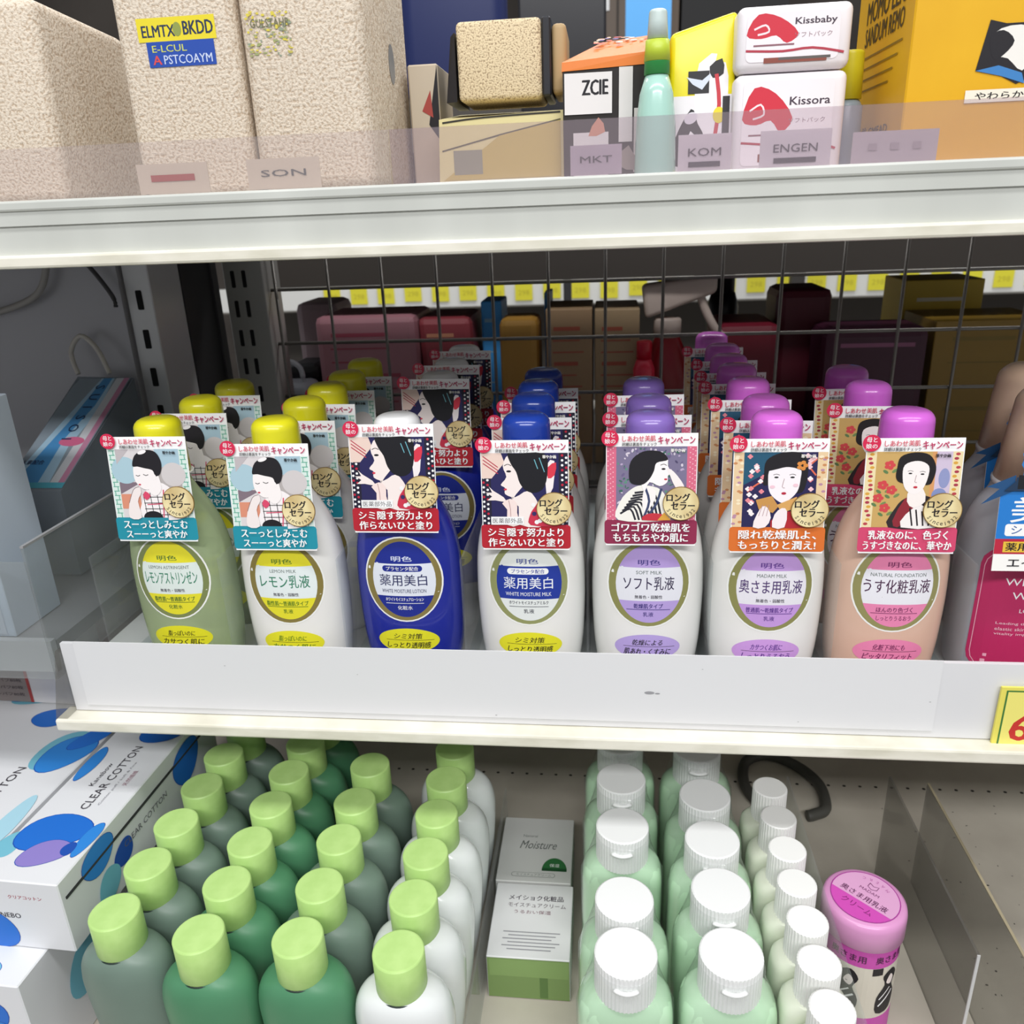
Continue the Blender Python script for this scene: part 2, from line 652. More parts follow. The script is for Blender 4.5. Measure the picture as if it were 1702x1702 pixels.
upright('shelf_upright', -.424, -.400, .705, .760, -.20, .27, [.012], .0345, 'pale grey slotted steel upright nearest the left panel', '#cfcfd0')
upright('shelf_upright', -.392, -.350, .835, .880, -.20, .27, [.010, .022], .0300, 'dark grey double slotted upright beside the wire grid', '#a5a39e', 2.2)
t = thing('shelf_bracket', 'dark steel shelf bracket between the two slotted uprights', 'bracket', (-.404, .762, .05))
obj('arm', hexa([(0, 0, 0), (.004, 0, 0), (.004, .072, .10), (0, .072, .10), (0, 0, .215), (.004, 0, .215), (.004, .072, .215), (0, .072, .215)]), M('#3c3b3d', .5, .4), t)
obj('mounting_plate', box(-.002, .006, .06, .072, .0, .215), M('#4a494b', .5, .4), t)
tag(obj('wall_left', box(-1.3, -.426, .70, .712, -.25, .27), noisy('grey_steel_panel', '#a2a1a5', '#b2b1b6', 2.2, .38, 0, 2, .3, .7, (1, 1, 1.5), .2)), kind='structure')

cordm = M('#a8a4a0', .5)
b = tube([(-.62, .690, .225), (-.57, .688, .219), (-.537, .69, .221), (-.499, .69, .234), (-.484, .69, .256), (-.482, .69, .275)], .0030, 8, smooth=5)
tag(obj('electric_cord', b, cordm, smooth=True), 'grey cord curving down across the upper left steel panel', 'cord')
b = tube([(-.460, .690, .275), (-.443, .69, .256), (-.428, .69, .232), (-.4265, .69, .222)], .0020, 8, smooth=4)
tag(obj('electric_cord', b, M('#3b3a3c', .5), smooth=True), 'thin dark cord slanting across the left steel panel to the upright', 'cord')

# left bay: shelf, clear bin, carton and pouch
t = thing('gondola_shelf', 'grey neighbouring shelf at left edge carrying the blue labelled clear pack', 'shelf', (-.372, .46, .0))
obj('board', box(-.9, -.006, 0, .235, .012, .022), M('#8b8b8d', .45), t)
obj('front_rail', box(-.9, -.006, -.006, -.001, .0, .024), M('#c4c4c6', .4), t)
t = thing('acrylic_bin', 'smoky clear acrylic bin around the blue labelled pack at left', 'bin', (-.372, .445, .022))
obj('front_panel', box(-.5, -.002, 0, .002, -.022, .065), MILKY, t)
obj('side_panel', box(-.002, .0, .0, .30, -.022, .075), MILKY, t)
obj('edge_strip', box(-.0022, .0002, .0, .30, .0752, .0768), M('#9a9a9c', .2), t)
t = thing('lotion_carton', 'white and pale blue carton with small print at the far left edge', 'carton', (-.441, .462, .0225))
obj('carton', box(-.055, .032, 0, .05, 0, .162, .0006, 1), noisy('pale_blue_carton', '#b9c8da', '#d4dde8', 6, .4, 0, 2, .3, .7, (1, 1, 1)), t)
a = Art()
for k in range(22):
    a.stroke([(-18, 96 - k * 3.6), (random.uniform(16, 29), 96 - k * 3.6)], 1.0 if k % 5 else 1.8, M('#7a86a4', .6), 0, L=1)
a.rect(6, 2, 26, 32, M('#c6cedb'), L=2).text('紙', 19, 8, 5, M('#6a6f80'), L=3)
a.text('化粧水', -4, 110, 6, M('#5f78a8'), 24)
a.build('print', fbox(0, -.0003, 0), t)
t = thing('hanging_pack', 'clear hanging pack with blue and white label and white loop in left bay', 'pack', (-.445, .62, .0225))
tl, tr, fr, fl = Vector((-.025, .060, .141)), Vector((.028, .060, .139)), Vector((.022, -.060, .074)), Vector((-.028, -.060, .074))
dn = Vector((0, 0, -.072))
dn2 = Vector((0, 0, -.135))
obj('pack_body', hexa([fl + dn, fr + dn, tr + dn2, tl + dn2, fl, fr, tr, tl]), clear('pack_plastic', '#d4dade', .55, .12, .1, '#9aa4ac'), t)
a = Art()
a.rect(-25, -66, 25, 66, M('#8f9ca8')).poly([(-25, -66), (12, -66), (8, -20), (14, 20), (10, 66), (-2, 66), (-14, 0)], M('#a9cbe2'))
a.poly([(-20, -66), (2, -66), (0, -10), (8, 30), (8, 66), (0, 66), (-6, 10)], M('#4d93cc')).rect(12, -60, 24, 66, M('#d3d6dc')).rect(19, -60, 24, 66, M('#c98aa8')).rect(-25, -66, 25, -60, M('#58b0c4'))
a.ell(8, -14, 11, 5.5, M('#d86c94'))
for i, ch in enumerate('SUISOI'):
    a.text(ch, 2, 54 - i * 13, 8.5, M('#22365c'), rot=-PI / 2, bold=.012)
a.text('水素配合', -14, -38, 5, M('#2f3f66'), 20, .01)
c0 = (tl + tr + fl + fr) / 4
a.build('label', plane(c0 + Vector((0, -.0004, .0006)), (1, 0, 0), (tl + tr - fl - fr)), t)
b = tube([(-.024, .060, .143), (-.029, .064, .162), (-.018, .066, .166 + .010), (-.004, .064, .165), (.006, .060, .143)], .0022, 8, smooth=5)
obj('hang_loop', b, M('#c9c4bc', .4), t, True)

# ================================================================== LOTION BOTTLES WITH HANG TAGS
PROF = [(0, .0285, .0165), (.0025, .0305, .0182), (.012, .0325, .0195), (.030, .0343, .0202), (.058, .0352, .0205), (.078, .0346, .0202),
        (.094, .0325, .019), (.107, .0285, .0172), (.118, .0225, .0155), (.127, .0165, .0138), (.133, .0138, .0128), (.140, .0132, .0128)]
NEXP = 2.35


def on_body(u, v, h):
    wd, dp = interp(PROF, v)
    q = min(.999, abs(u) / wd)
    y = -dp * (1 - q**NEXP) ** (1 / NEXP)
    e = 1e-4
    w2, d2 = interp(PROF, v + e)
    y2 = -d2 * (1 - min(.999, abs(u) / w2)**NEXP) ** (1 / NEXP)
    q3 = min(.999, (abs(u) + e) / wd)
    y3 = -dp * (1 - q3**NEXP) ** (1 / NEXP)
    n = Vector(((y3 - y) / e * math.copysign(1, u), -1, (y2 - y) / e))
    n.normalize()
    return Vector((u, y, v)) + n * h


# --- artwork pieces
INK = M('#17141b', .5)
SKIN = M('#f3e6e2', .5)
RED = M('#c4203c', .45)


def eye(a, x, y, s=1, flip=1):
    a.ell(x, y, 1.25 * s, .55 * s, INK, 12).stroke([(x - 1.8 * s, y + 1.5 * s), (x, y + 2.0 * s), (x + 1.8 * s, y + 1.4 * s)], .28 * s, INK, 3)


def art_mint(a):
    """a dark haired woman looking down over pale blocks"""
    a.rect(-26, -54, 26, -8, M('#d5e6df'))
    g = M('#5aa78f')
    for k in range(15):
        for s in (-1, 1):
            a.stroke([(s * 25.4, -9 - k * 3), (s * 21.6, -9 - k * 3)], .55, g, 0, L=2)
            a.stroke([(s * (24.6 if k % 2 else 22.5), -9 - k * 3), (s * (24.6 if k % 2 else 22.5), -12 - k * 3)], .55, g, 0, L=2)
    a.L = 2
    a.rect(-21, -54, 21, -8, M('#d9d3d4'))
    a.rect(5, -20, 21, -8, M('#a8c4d2')).rect(5, -34, 21, -20, M('#b5aeac')).poly([(-21, -38), (-6, -30), (-21, -30)], M('#7f6f7a')).rect(-21, -48, -8, -38, M('#d98f74'))
    a.ell(-16, -22, 9, 9, M('#a9c6d2')).poly([(21, -52), (2, -52), (12, -34), (21, -34)], M('#6f636b')).poly([(-21, -8), (-21, -18), (-12, -8)], M('#bdb5b8'))
    a.ell(16, -25, 8, 8, M('#cfc9c9'))
    a.poly([(-2, -34), (6, -30), (16, -38), (20, -54), (-8, -54), (-6, -40)], M('#f4eeee'), 4)
    for k in range(6):
        a.stroke([(-6 + k * 4.6, -36 - abs(k - 2)), (-5 + k * 4.6, -54)], .45, INK, 0)
    for k in range(4):
        a.stroke([(-6, -40 - k * 4), (19, -40 - k * 4)], .45, INK, 0)
    a.stroke([(8, -35), (6, -54)], .7, M('#d8486a'), 0).stroke([(-4, -45), (18, -44)], .6, M('#d8486a'), 0)
    a.ell(-1, -54, 6.5, 4.5, INK).rect(-9, -59, 9, -54, M('#2a8da0'))
    a.poly([(-9, -18), (-10.5, -24), (-9.5, -30), (-5, -34.5), (0, -34), (4, -28), (4, -18), (-2, -14)], M('#f6efee'), 4)
    a.poly([(-1, -32), (5, -24), (7, -34), (3, -39), (-1, -37)], M('#f6efee'), 3)
    a.poly([(-10.5, -19), (-8, -12), (-1, -8.6), (6, -10), (9, -17), (7.5, -24), (4, -26), (2.5, -22), (-3, -20.5), (-7, -19.5)], INK, 4)
    a.ell(-3, -10, 3, 1.2, M('#f4f0f0'), rot=.3)
    a.ell(3, -26.5, 1.4, 2, M('#f6efee'), 14)
    a.stroke([(-9, -25.2), (-7.6, -25.8), (-6.2, -25.2)], .4, INK, 3).stroke([(-4, -24.6), (-2.2, -25.4), (-.6, -24.8)], .4, INK, 3)
    a.ell(-7.2, -31.5, .9, .55, M('#cf3d52'), 10)
    a.poly([(-17, -54), (-16, -44), (-12, -35), (-8, -33), (-7, -37), (-10, -43), (-9, -54)], M('#efe4e2'), 3)
    a.stroke([(-16, -44), (-12, -35), (-8, -33)], .35, M('#7b6a6c'), 3)
    a.poly([(-4, -36), (-1, -39), (-4, -42), (-6, -39)], M('#d8486a'), 2)


def art_navy(a):
    """a pale woman in profile against a night blue ground"""
    a.rect(-26, -54, 26, -8, M('#1a1730'))
    for k in range(15):
        for s in (-1, 1):
            for j in range(2):
                a.ell(s * (22.6 + j * 2.4), -9.6 - k * 3.1 - (j * 1.5), .8, .8, WHITE if (k + j) % 3 else RED, 8, L=2)
    a.L = 2
    a.rect(-20.5, -54, 20.5, -8, M('#221f55'))
    a.poly([(-26, -8), (-14, -8), (-12, -14), (-20, -24), (-26, -24)], M('#e9cfc3'), 0)
    for k in range(3): a.stroke([(-25, -10 - k * 2.2), (-16, -17 - k * 2)], .6, M('#b8324a'), 0)
    a.poly([(13, -16), (18, -13), (17, -30), (13, -34)], M('#f2e9ea'), 2).poly([(14, -17), (19, -14), (18, -22), (14, -24)], M('#d9354a'), 2)
    a.poly([(-9, -9), (-13, -16), (-11, -23), (-14.5, -28), (-12, -30), (-12, -34), (-6, -36), (2, -32), (8, -40), (12, -54), (-3, -54), (-4, -42), (-8, -38), (2, -24), (0, -14)], SKIN, 3)
    a.poly([(-10, -8.5), (-5, -8.3), (12, -8.3), (14, -18), (12, -29), (7, -33), (1, -32), (-3, -27), (-5, -20), (-8, -15)], M('#0e0d16'), 3)
    a.ell(-9.5, -19.5, 1.5, .7, INK, 12).stroke([(-12.2, -16), (-10, -15), (-7.8, -16)], .4, INK, 3).ell(-11.8, -31, 1, .7, M('#d43a50'), 10)
    for px, py in ((6, -12), (10, -14), (9, -11)): a.stroke([(px, py), (px + 2, py - 6)], .5, M('#6fb6c4'), 0)
    # hands
    a.poly([(-13, -36), (-19, -32), (-22, -29), (-20, -33), (-24, -33), (-20, -35.5), (-23, -38), (-18, -38), (-12, -39)], SKIN, 2)
    a.poly([(-11, -54), (-11, -44), (-14, -40), (-9, -37), (-5, -40), (-5, -46), (-4, -54)], M('#f2ddd8'), 2)
    a.stroke([(-10, -38), (-9, -44), (-9, -54)], .35, M('#a8807f'), 2)
    a.poly([(3, -54), (3, -47), (6, -42), (10, -37), (17, -38), (20, -46), (20, -54)], M('#c9304a'), 3)
    for k in range(10):
        a.ell(5 + (k * 5.3) % 14, -41 - (k * 3.7) % 12, 1.4, 1.4, (WHITE, M('#e9909c'), M('#322a60'))[k % 3], 10)
    a.rect(-21, -53.8, -1, -48.6, WHITE)
    a.text('医薬部外品', -11, -51.2, 3.3, M('#33313c'), 18)


def art_soft(a):
    """a woman with bobbed hair in a striped robe among wisteria"""
    a.rect(-26, -54, 26, -8, M('#d86a86'))
    for k in range(46):
        for s in (-1, 1):
            a.ell(s * (22.3 + (k % 3) * 1.5), -8.8 - k, .42, .42, M('#f3b9c4'), 6, L=2)
    a.L = 2
    a.rect(-20.5, -54, 20.5, -8, M('#7a7290'))
    cs = [M('#6b5f86'), M('#b7a5c4'), M('#3f6b5e'), M('#d4cad8'), M('#4c4468'), M('#5d8f7c')]
    rnd = random.Random(3)
    for k in range(230):
        x, y = rnd.uniform(-19.5, 19.5), rnd.uniform(-50, -9)
        c = cs[rnd.randrange(6)] if y > -26 else cs[rnd.choice((0, 2, 5, 2, 3))]
        a.ell(x, y, rnd.uniform(.6, 1.5), rnd.uniform(.35, .8), c, 7, L=4 + k % 5, rot=rnd.uniform(0, 3))
    a.L = 10
    a.poly([(-19, -54), (-18, -42), (-11, -34), (-4, -32), (6, -35), (11, -46), (10, -54)], M('#f1eee6'), 4)
    for k in range(8):
        a.stroke([(-18 + k * 1.2, -50 + k * 1.9), (-12 + k * 2, -47 + k * 1.4), (-9 + k * 2.2, -54)], 1.2, M('#25252f'), 3)
    a.poly([(-3, -33), (3, -36), (1, -44), (-4, -50), (-5, -40)], M('#f6efee'), 2)
    a.stroke([(-4, -32), (-1, -42), (-4, -52)], 1.4, M('#3a4468'), 3).stroke([(6, -34), (3, -44), (-3, -53)], 1.4, M('#3a4468'), 3)
    a.poly([(-4, -18), (3, -13.5), (9, -15), (9.6, -20), (11.6, -24.5), (9.6, -26), (9.3, -30), (5, -32.5), (-1, -30), (-4, -36), (-6, -28)], M('#f8f2f2'), 3)
    a.poly([(-13, -27), (-12, -17), (-5, -11), (5, -11), (9.5, -16), (3, -18), (1.5, -23), (-1, -28), (-5, -31.5), (-11, -31)], INK, 4)
    a.ell(7.0, -21.8, 1.2, .6, INK, 12).stroke([(5.2, -19.4), (7.2, -18.8), (8.8, -19.6)], .35, INK, 3).ell(8.4, -28.2, 1, .6, M('#cf3048'), 10)
    a.poly([(9, -21.5), (13, -23.5), (19, -32), (19, -38), (14, -33), (10.5, -25)], M('#f6eceb'), 3)
    a.poly([(-5, -54), (-2, -50), (6, -50), (12, -54)], M('#c5303e'), 2).poly([(4, -54), (8, -49), (12, -54)], M('#d8a040'), 0)


def art_orange(a):
    """a woman's face with a fan before a night sky of blossom"""
    a.rect(-26, -54, 26, -8, M('#e6c9a0'))
    rnd = random.Random(5)
    for k in range(40):
        s = -1 if k % 2 else 1
        a.ell(s * rnd.uniform(21.5, 25.3), rnd.uniform(-53, -9), 1.2, .8, M(('#c98a5a', '#f2e2c2', '#b98aa0')[k % 3]), 8, L=2)
    a.L = 2
    a.rect(-20.5, -54, 20.5, -8, M('#231f50')).poly([(-20.5, -8), (0, -8), (-10, -22), (-20.5, -28)], M('#1f5470'), 0)
    co = M('#e06a4e')
    a.stroke([(20, -12), (13, -20), (14, -28)], 1.2, co, 3).stroke([(20, -22), (16, -17), (12, -12)], .9, co, 3).stroke([(-18, -32), (-12, -27), (-6, -25)], 1.0, co, 3)
    for k in range(34):
        x, y = rnd.uniform(-19, 19), rnd.uniform(-50, -10)
        if -9 < x < 13 and y < -9: 
            if k % 3: x = rnd.uniform(-19, -10)
            else: x = rnd.uniform(14, 19)
        for j in range(4):
            a.ell(x + math.cos(j * 1.57) * .8, y + math.sin(j * 1.57) * .8, .8, .7, M(('#f3c6cc', '#e98a94', '#fbeeee')[k % 3]), 7, L=8)
    a.L = 9
    a.poly([(-4, -54), (0, -46), (8, -44), (16, -46), (20, -50), (20, -54)], M('#b3222e'), 2)
    a.poly([(-9, -22), (-8, -13), (0, -8.4), (11, -8.4), (15, -14), (15, -26), (11, -33), (-4, -28), (-9, -28)], INK, 4)
    a.poly([(-5.5, -18), (-6.5, -26), (-5, -33), (0, -38), (4, -38.5), (10, -32), (11.5, -24), (11, -18), (3, -15.5)], M('#f6eef2'), 4)
    a.poly([(-7, -19), (-4, -14), (4, -12.5), (11, -14), (13, -19), (8, -17.5), (3, -17), (-3, -18.5)], INK, 3)
    eye(a, -2, -23.2); eye(a, 7, -23.2)
    a.stroke([(2.5, -24), (1.5, -29), (3, -29.6)], .3, M('#a8888c'), 2).ell(2.6, -33, 1.4, .8, M('#b51f3c'), 12)
    a.ell(-4, -29, 1.5, 1, M('#f0c8d4')).ell(9, -28, 1.5, 1, M('#f0c8d4'))
    for j in range(5): a.ell(12 + 1.9 * math.cos(j * 1.256), -16 + 1.9 * math.sin(j * 1.256), 1.4, 1.2, M('#d98a40'), 10, L=30)
    a.L = 31
    a.poly([(-13, -37), (-4, -34.5), (0, -41), (-3, -45), (-11, -43)], M('#c8924e'), 0).poly([(-1, -40), (10, -35), (10, -42), (2, -45)], M('#d8a45e'), 0)
    a.poly([(-14, -54), (-12, -46), (-9, -41), (-6, -42), (-4, -48), (-7, -54)], M('#f4e8ea'), 2).poly([(-3, -54), (-2, -46), (2, -42), (5, -44), (4, -54)], M('#f4e8ea'), 2)
    for k in range(3): a.stroke([(-11 + k * 2.2, -47), (-9 + k * 1.8, -40)], .3, M('#b08a90'), 0)


def art_peach(a):
    """a woman with gathered hair before ochre, with red flowers"""
    a.rect(-26, -54, 26, -8, M('#ead9ac'))
    rnd = random.Random(9)
    for k in range(34):
        s = -1 if k % 2 else 1
        a.ell(s * (23.3 + rnd.uniform(-.9, .9)), -9.5 - (k // 2) * 2.65, 1.3, .9, M(('#b8404a', '#d9a23e', '#a8344a')[k % 3]), 9, L=2)
    a.L = 2
    a.rect(-20.5, -54, 20.5, -8, M('#c9a462')).rect(12, -54, 20.5, -8, M('#cfbfd6')).rect(9.6, -54, 12, -8, M('#d89a62')).ell(17, -24, 3, 6, M('#8f96c2')).ell(15, -34, 4, 4, M('#8390c0'))
    for x, y in ((-13, -16), (-16, -28), (-11, -31), (-14, -42), (-18, -36)):
        for j in range(5): a.ell(x + 1.7 * math.cos(j * 1.256), y + 1.7 * math.sin(j * 1.256), 1.5, 1.2, M('#cf4448'), 9, L=9)
        a.ell(x + 3, y - 3.4, 1.9, .9, M('#6f8a52'), 9, L=8, rot=.6)
        a.ell(x - 2, y - 4, 1.7, .9, M('#5d7d4c'), 9, L=8, rot=-.6)
    a.L = 10
    a.poly([(-11, -54), (-8, -42), (-3, -36), (5, -34), (13, -37), (17, -46), (17, -54)], M('#2a2024'), 3)
    a.poly([(-3, -36), (2, -38), (0, -48), (-6, -54), (-9, -50)], M('#8c2230'), 2)
    a.poly([(-2, -46), (6, -40), (12, -46), (15, -54), (-4, -54)], M('#f2ecea'), 2)
    for k in range(4): a.stroke([(0 + k * 3.4, -42 - k), (2 + k * 3, -53)], .9, M('#241d22'), 3)
    a.poly([(-1, -30), (6, -30), (8, -38), (2, -42), (-2, -38)], M('#f5ece8'), 2)
    a.poly([(-9, -18), (-7.5, -11), (0, -8.4), (8, -10), (12, -17), (11, -25), (8, -28), (-5, -27), (-9, -24)], M('#171215'), 4)
    a.poly([(-5, -16), (-5.5, -24), (-3.5, -30.5), (1, -33.5), (5.5, -31), (8, -24), (8, -16.5), (2, -13.5)], M('#f6eeec'), 4)
    eye(a, -1.6, -21, .85); eye(a, 5.0, -21.4, .85)
    a.stroke([(1.8, -22), (1.2, -26), (2.4, -26.4)], .28, M('#a8888c'), 2).ell(1.8, -29.3, 1.2, .7, M('#c2283c'), 10)


TAGC = M('#fbfbfb', .35)
GOLD = noisy('gold_foil', '#b8975a', '#efe0ae', 60, .35, 0, 2, .3, .7)


def make_tag(parent, art, band, l1, l2, w1, w2, drop=0):
    """printed neck tag; its plane leans from the cap down to the label"""
    top, bot = Vector((0, -.0172, .1715)), Vector((0, -.0246, .1025))
    up = (top - bot).normalized()
    top, bot = top, bot
    mp0 = plane(top, (1, 0, 0), up)
    mp = lambda u, v, h: mp0(u, v * .965, h)
    b = bmesh.new()
    c = Art()
    c.rect(-26.5, -58, 26.5, 0, TAGC, 1.2).rect(-27.3, -69.5, 27.3, -54, M(band, .4), 2)
    mats = [TAGC]
    c.build('x', mp, bm=b, mats=mats)
    ret = bmesh.ops.solidify(b, geom=list(b.faces), thickness=-.0003) if False else None
    # back sheet and the paper collar that sits round the neck
    nrm = Vector((1, 0, 0)).cross(up)
    pts = [(-.0265, 0), (.0265, 0), (.0265, -.068), (-.0265, -.068)]
    q = [top + Vector((x, 0, 0)) + up * y for x, y in pts]
    join(b, hexa([q[0] - nrm * .0005, q[1] - nrm * .0005, q[2] - nrm * .0005, q[3] - nrm * .0005,
                  q[0] - nrm * .0001, q[1] - nrm * .0001, q[2] - nrm * .0001, q[3] - nrm * .0001]))
    o = obj('hang_tag', b, mats, parent, loc=(0, 0, -drop))
    rg = bmesh.new()
    ri = [rg.verts.new((.0136 * math.cos(k * PI / 12), .0136 * math.sin(k * PI / 12), .1368 + drop)) for k in range(24)]
    ro = [rg.verts.new((.0172 * math.cos(k * PI / 12), .0172 * math.sin(k * PI / 12), .1372 + drop)) for k in range(24)]
    for k in range(24): rg.faces.new((ri[k], ri[(k + 1) % 24], ro[(k + 1) % 24], ro[k]))
    obj('neck_collar', rg, TAGC, o)
    a = Art()
    art(a)
    a.L = max(a.L, 60)
    a.text('しあわせ', -10.8, -3.0, 3.4, M('#d0485e'), 12.5, .012).text('美肌', -.9, -2.8, 3.4, M('#d0485e'), 6.2, .012, L=a.L)
    a.text('詳細は裏面をチェック', -7.2, -6.4, 2.2, INK, 20, .012)
    a.text('キャンペーン', 14.2, -4.1, 4.9, M('#b8285a'), 21, .02)
    a.text('華やか画', 15, -10.3, 2.2, M('#e9e6e0') if band in ('#b3202f', '#d8702c', '#8f2a4c') else INK, 8, .03)
    a.text(l1, 0, -58.6, 5.6, WHITE, w1, .022).text(l2, 0, -65.2, 5.6, WHITE, w2, .022)
    a.build('printing', mp, o, step=1.5e-5, base=.00012)
    g = Art()
    g.ell(17.5, -43.2, 10.6, 10.6, M('#8a6c34'), L=1).ell(17.5, -43.2, 10.2, 10.2, GOLD, L=2)
    g.L = 3
    g.text('ロング', 15.8, -39.4, 5.0, INK, 13.5, .028).text('セラー', 18.6, -44.6, 5.0, INK, 13.5, .028)
    g.arctext('Since1932', 17.5, -43.2, 8.2, -PI * .83, -PI * .17, 2.2, INK)
    s = g.build('gold_seal', mp, o, base=.0017)
    join_disc(s, mp, 17.5, -43.2, 10.6, .0010, .00168)
    g = Art()
    g.ell(-24.2, -2.6, 5.0, 5.0, M('#d2264e', .4), L=1)
    g.text('母と', -24.2, -.7, 3.0, WHITE, 5.6, .01, L=2).text('娘の', -24.2, -4.4, 3.0, WHITE, 6.2, .01, L=2)
    g.build('campaign_badge', mp, o, base=.0014)
    return o


def join_disc(o, mp, cx, cy, r, h0, h1):
    """gives a flat seal its thickness"""
    bm = bmesh.new()
    bm.from_mesh(o.data)
    n = 40
    a = [bm.verts.new(mp((cx + r * math.cos(2 * PI * k / n)) / 1000, (cy + r * math.sin(2 * PI * k / n)) / 1000, h0)) for k in range(n)]
    c = [bm.verts.new(mp((cx + r * math.cos(2 * PI * k / n)) / 1000, (cy + r * math.sin(2 * PI * k / n)) / 1000, h1)) for k in range(n)]
    for k in range(n): bm.faces.new((a[k], a[(k + 1) % n], c[(k + 1) % n], c[k]))
    bm.faces.new(a[::-1])
    bm.to_mesh(o.data)
    bm.free()


def make_bottle(name, label, group, bodym, capm, logo, en, jp, jpw, sub, band1, band2, topc, midc, botc, inkc, ringc, stc, st1, st2, tagargs, mode=0, outline='#f4f4f0', drop=0):
    t = thing(name, label, 'lotion bottle', (0, 0, 0), 0, group)
    obj('body', loft(PROF, NEXP), bodym, t, True)
    pr = rounded(.0156, .1385, .1736, .0065, .0147)
    obj('cap', lathe(pr, 40), capm, t, True)
    a = Art()
    cy = 69
    ink, wi = M(inkc), WHITE
    a.ell(0, cy, 25.6, 29.8, M(outline, .35)).ell(0, cy, 24.6, 28.8, M(ringc, .3, .35)).ell(.4, cy + .2, 20.6, 26.4, M(midc, .4))
    a.band(.4, cy + .2, 20.6, 26.4, cy + 11.6, 99, M(topc, .4)).band(.4, cy + .2, 20.6, 26.4, 0, cy - 11, M(botc, .4))
    a.text('明色', 0, cy + 15, 3.6, M(logo), 13.5, .012)
    if mode == 0:
        a.text(en, 0, cy + 8.4, 2.3, M('#5d6a66'), len(en) * 1.75, .0)
        a.text(jp, 0, cy + 1.0, 9.0, ink, jpw, .004, shear=0)
        if sub is None: a.text('無着色・弱酸性', 0, cy - 8.2, 2.4, M('#4d4a55'), 17, .01)
        a.text(band1, 0, cy - 14.6, 3.4, M(logo), min(28, len(band1) * 3.0), .014)
        a.stroke([(-13.5, cy - 17), (13.5, cy - 17)], .4, M(logo), 0)
        a.text(band2, 0, cy - 20.3, 3.1, M(logo), min(20, len(band2) * 3.2), .006)
    else:
        fg = M(inkc)
        pill, pt = (M(topc), WHITE) if mode == 1 else (WHITE, M(midc))
        a.rect(-13, cy + 6.2, 13, cy + 10.4, pill, 2).text('プラセンタ配合', 0, cy + 8.3, 2.8, pt, 21, .012)
        a.text(jp, 0, cy + .2, 8.0, fg, jpw, .004)
        a.text(en, 0, cy - 7.4, 2.6, fg, 29, 0)
        c2 = WHITE if mode == 1 else M('#3d3f4c')
        a.text(band1, 0, cy - 13.4, 2.4, c2, 25, .012).stroke([(-12.5, cy - 16.2), (12.5, cy - 16.2)], .35, c2, 0)
        a.text(band2, 0, cy - 19.4, 3.0, c2, len(band2) * 3.3, .006)
    a.build('front_label', on_body, t, step=1.2e-5, base=.00008, cut=3.0)
    a = Art()
    a.ell(0, 25, 20.5, 9.2, M(stc, .4)).text(st1, 0, 28.3, 4.2, INK if mode or logo[1] in '23' else M(logo), 19, .012, shear=.2).stroke([(-15, 25.4), (17, 25.4)], .3, INK, 0)
    a.text(st2, 0, 21.6, 4.6, INK if mode or logo[1] in '23' else M(logo), 29, .014, shear=.2)
    a.build('lower_sticker', on_body, t, step=1.2e-5, base=.00012, cut=3.0)
    make_tag(t, *tagargs, drop=drop)
    return t


def shell(name, col, rough=.12):
    return M(col, rough, 0, .5, .3)


milk = M('#eceae6', .22, 0, .5, .25)
ast = bpy.data.materials.new('pale_green_liquid')
ast.use_nodes = True
pb = ast.node_tree.nodes['Principled BSDF']
pb.inputs['Base Color'].default_value = lin('#d3e3b6')
pb.inputs['Transmission Weight'].default_value = .62
pb.inputs['Roughness'].default_value = .12
pb.inputs['IOR'].default_value = 1.18
YCAP = M('#dcd61e', .28, 0, .5, .3)
TEAL = (art_mint, '#1f8fa3', 'スーっとしみこむ', 'スーーっと爽やか', 43, 41)
REDT = (art_navy, '#b3202f', 'シミ隠す努力より', '作らないひと塗り', 46, 46)
WINE = (art_soft, '#8f2a4c', 'ゴワゴワ乾燥肌を', 'もちもちやわ肌に', 46, 44)
ORNG = (art_orange, '#d8702c', '隠れ乾燥肌よ、', 'もっちりと潤え!', 44, 44)
PINK = (art_peach, '#d1486e', '乳液なのに、色づく', 'うすづきなのに、華やか', 44, 49)
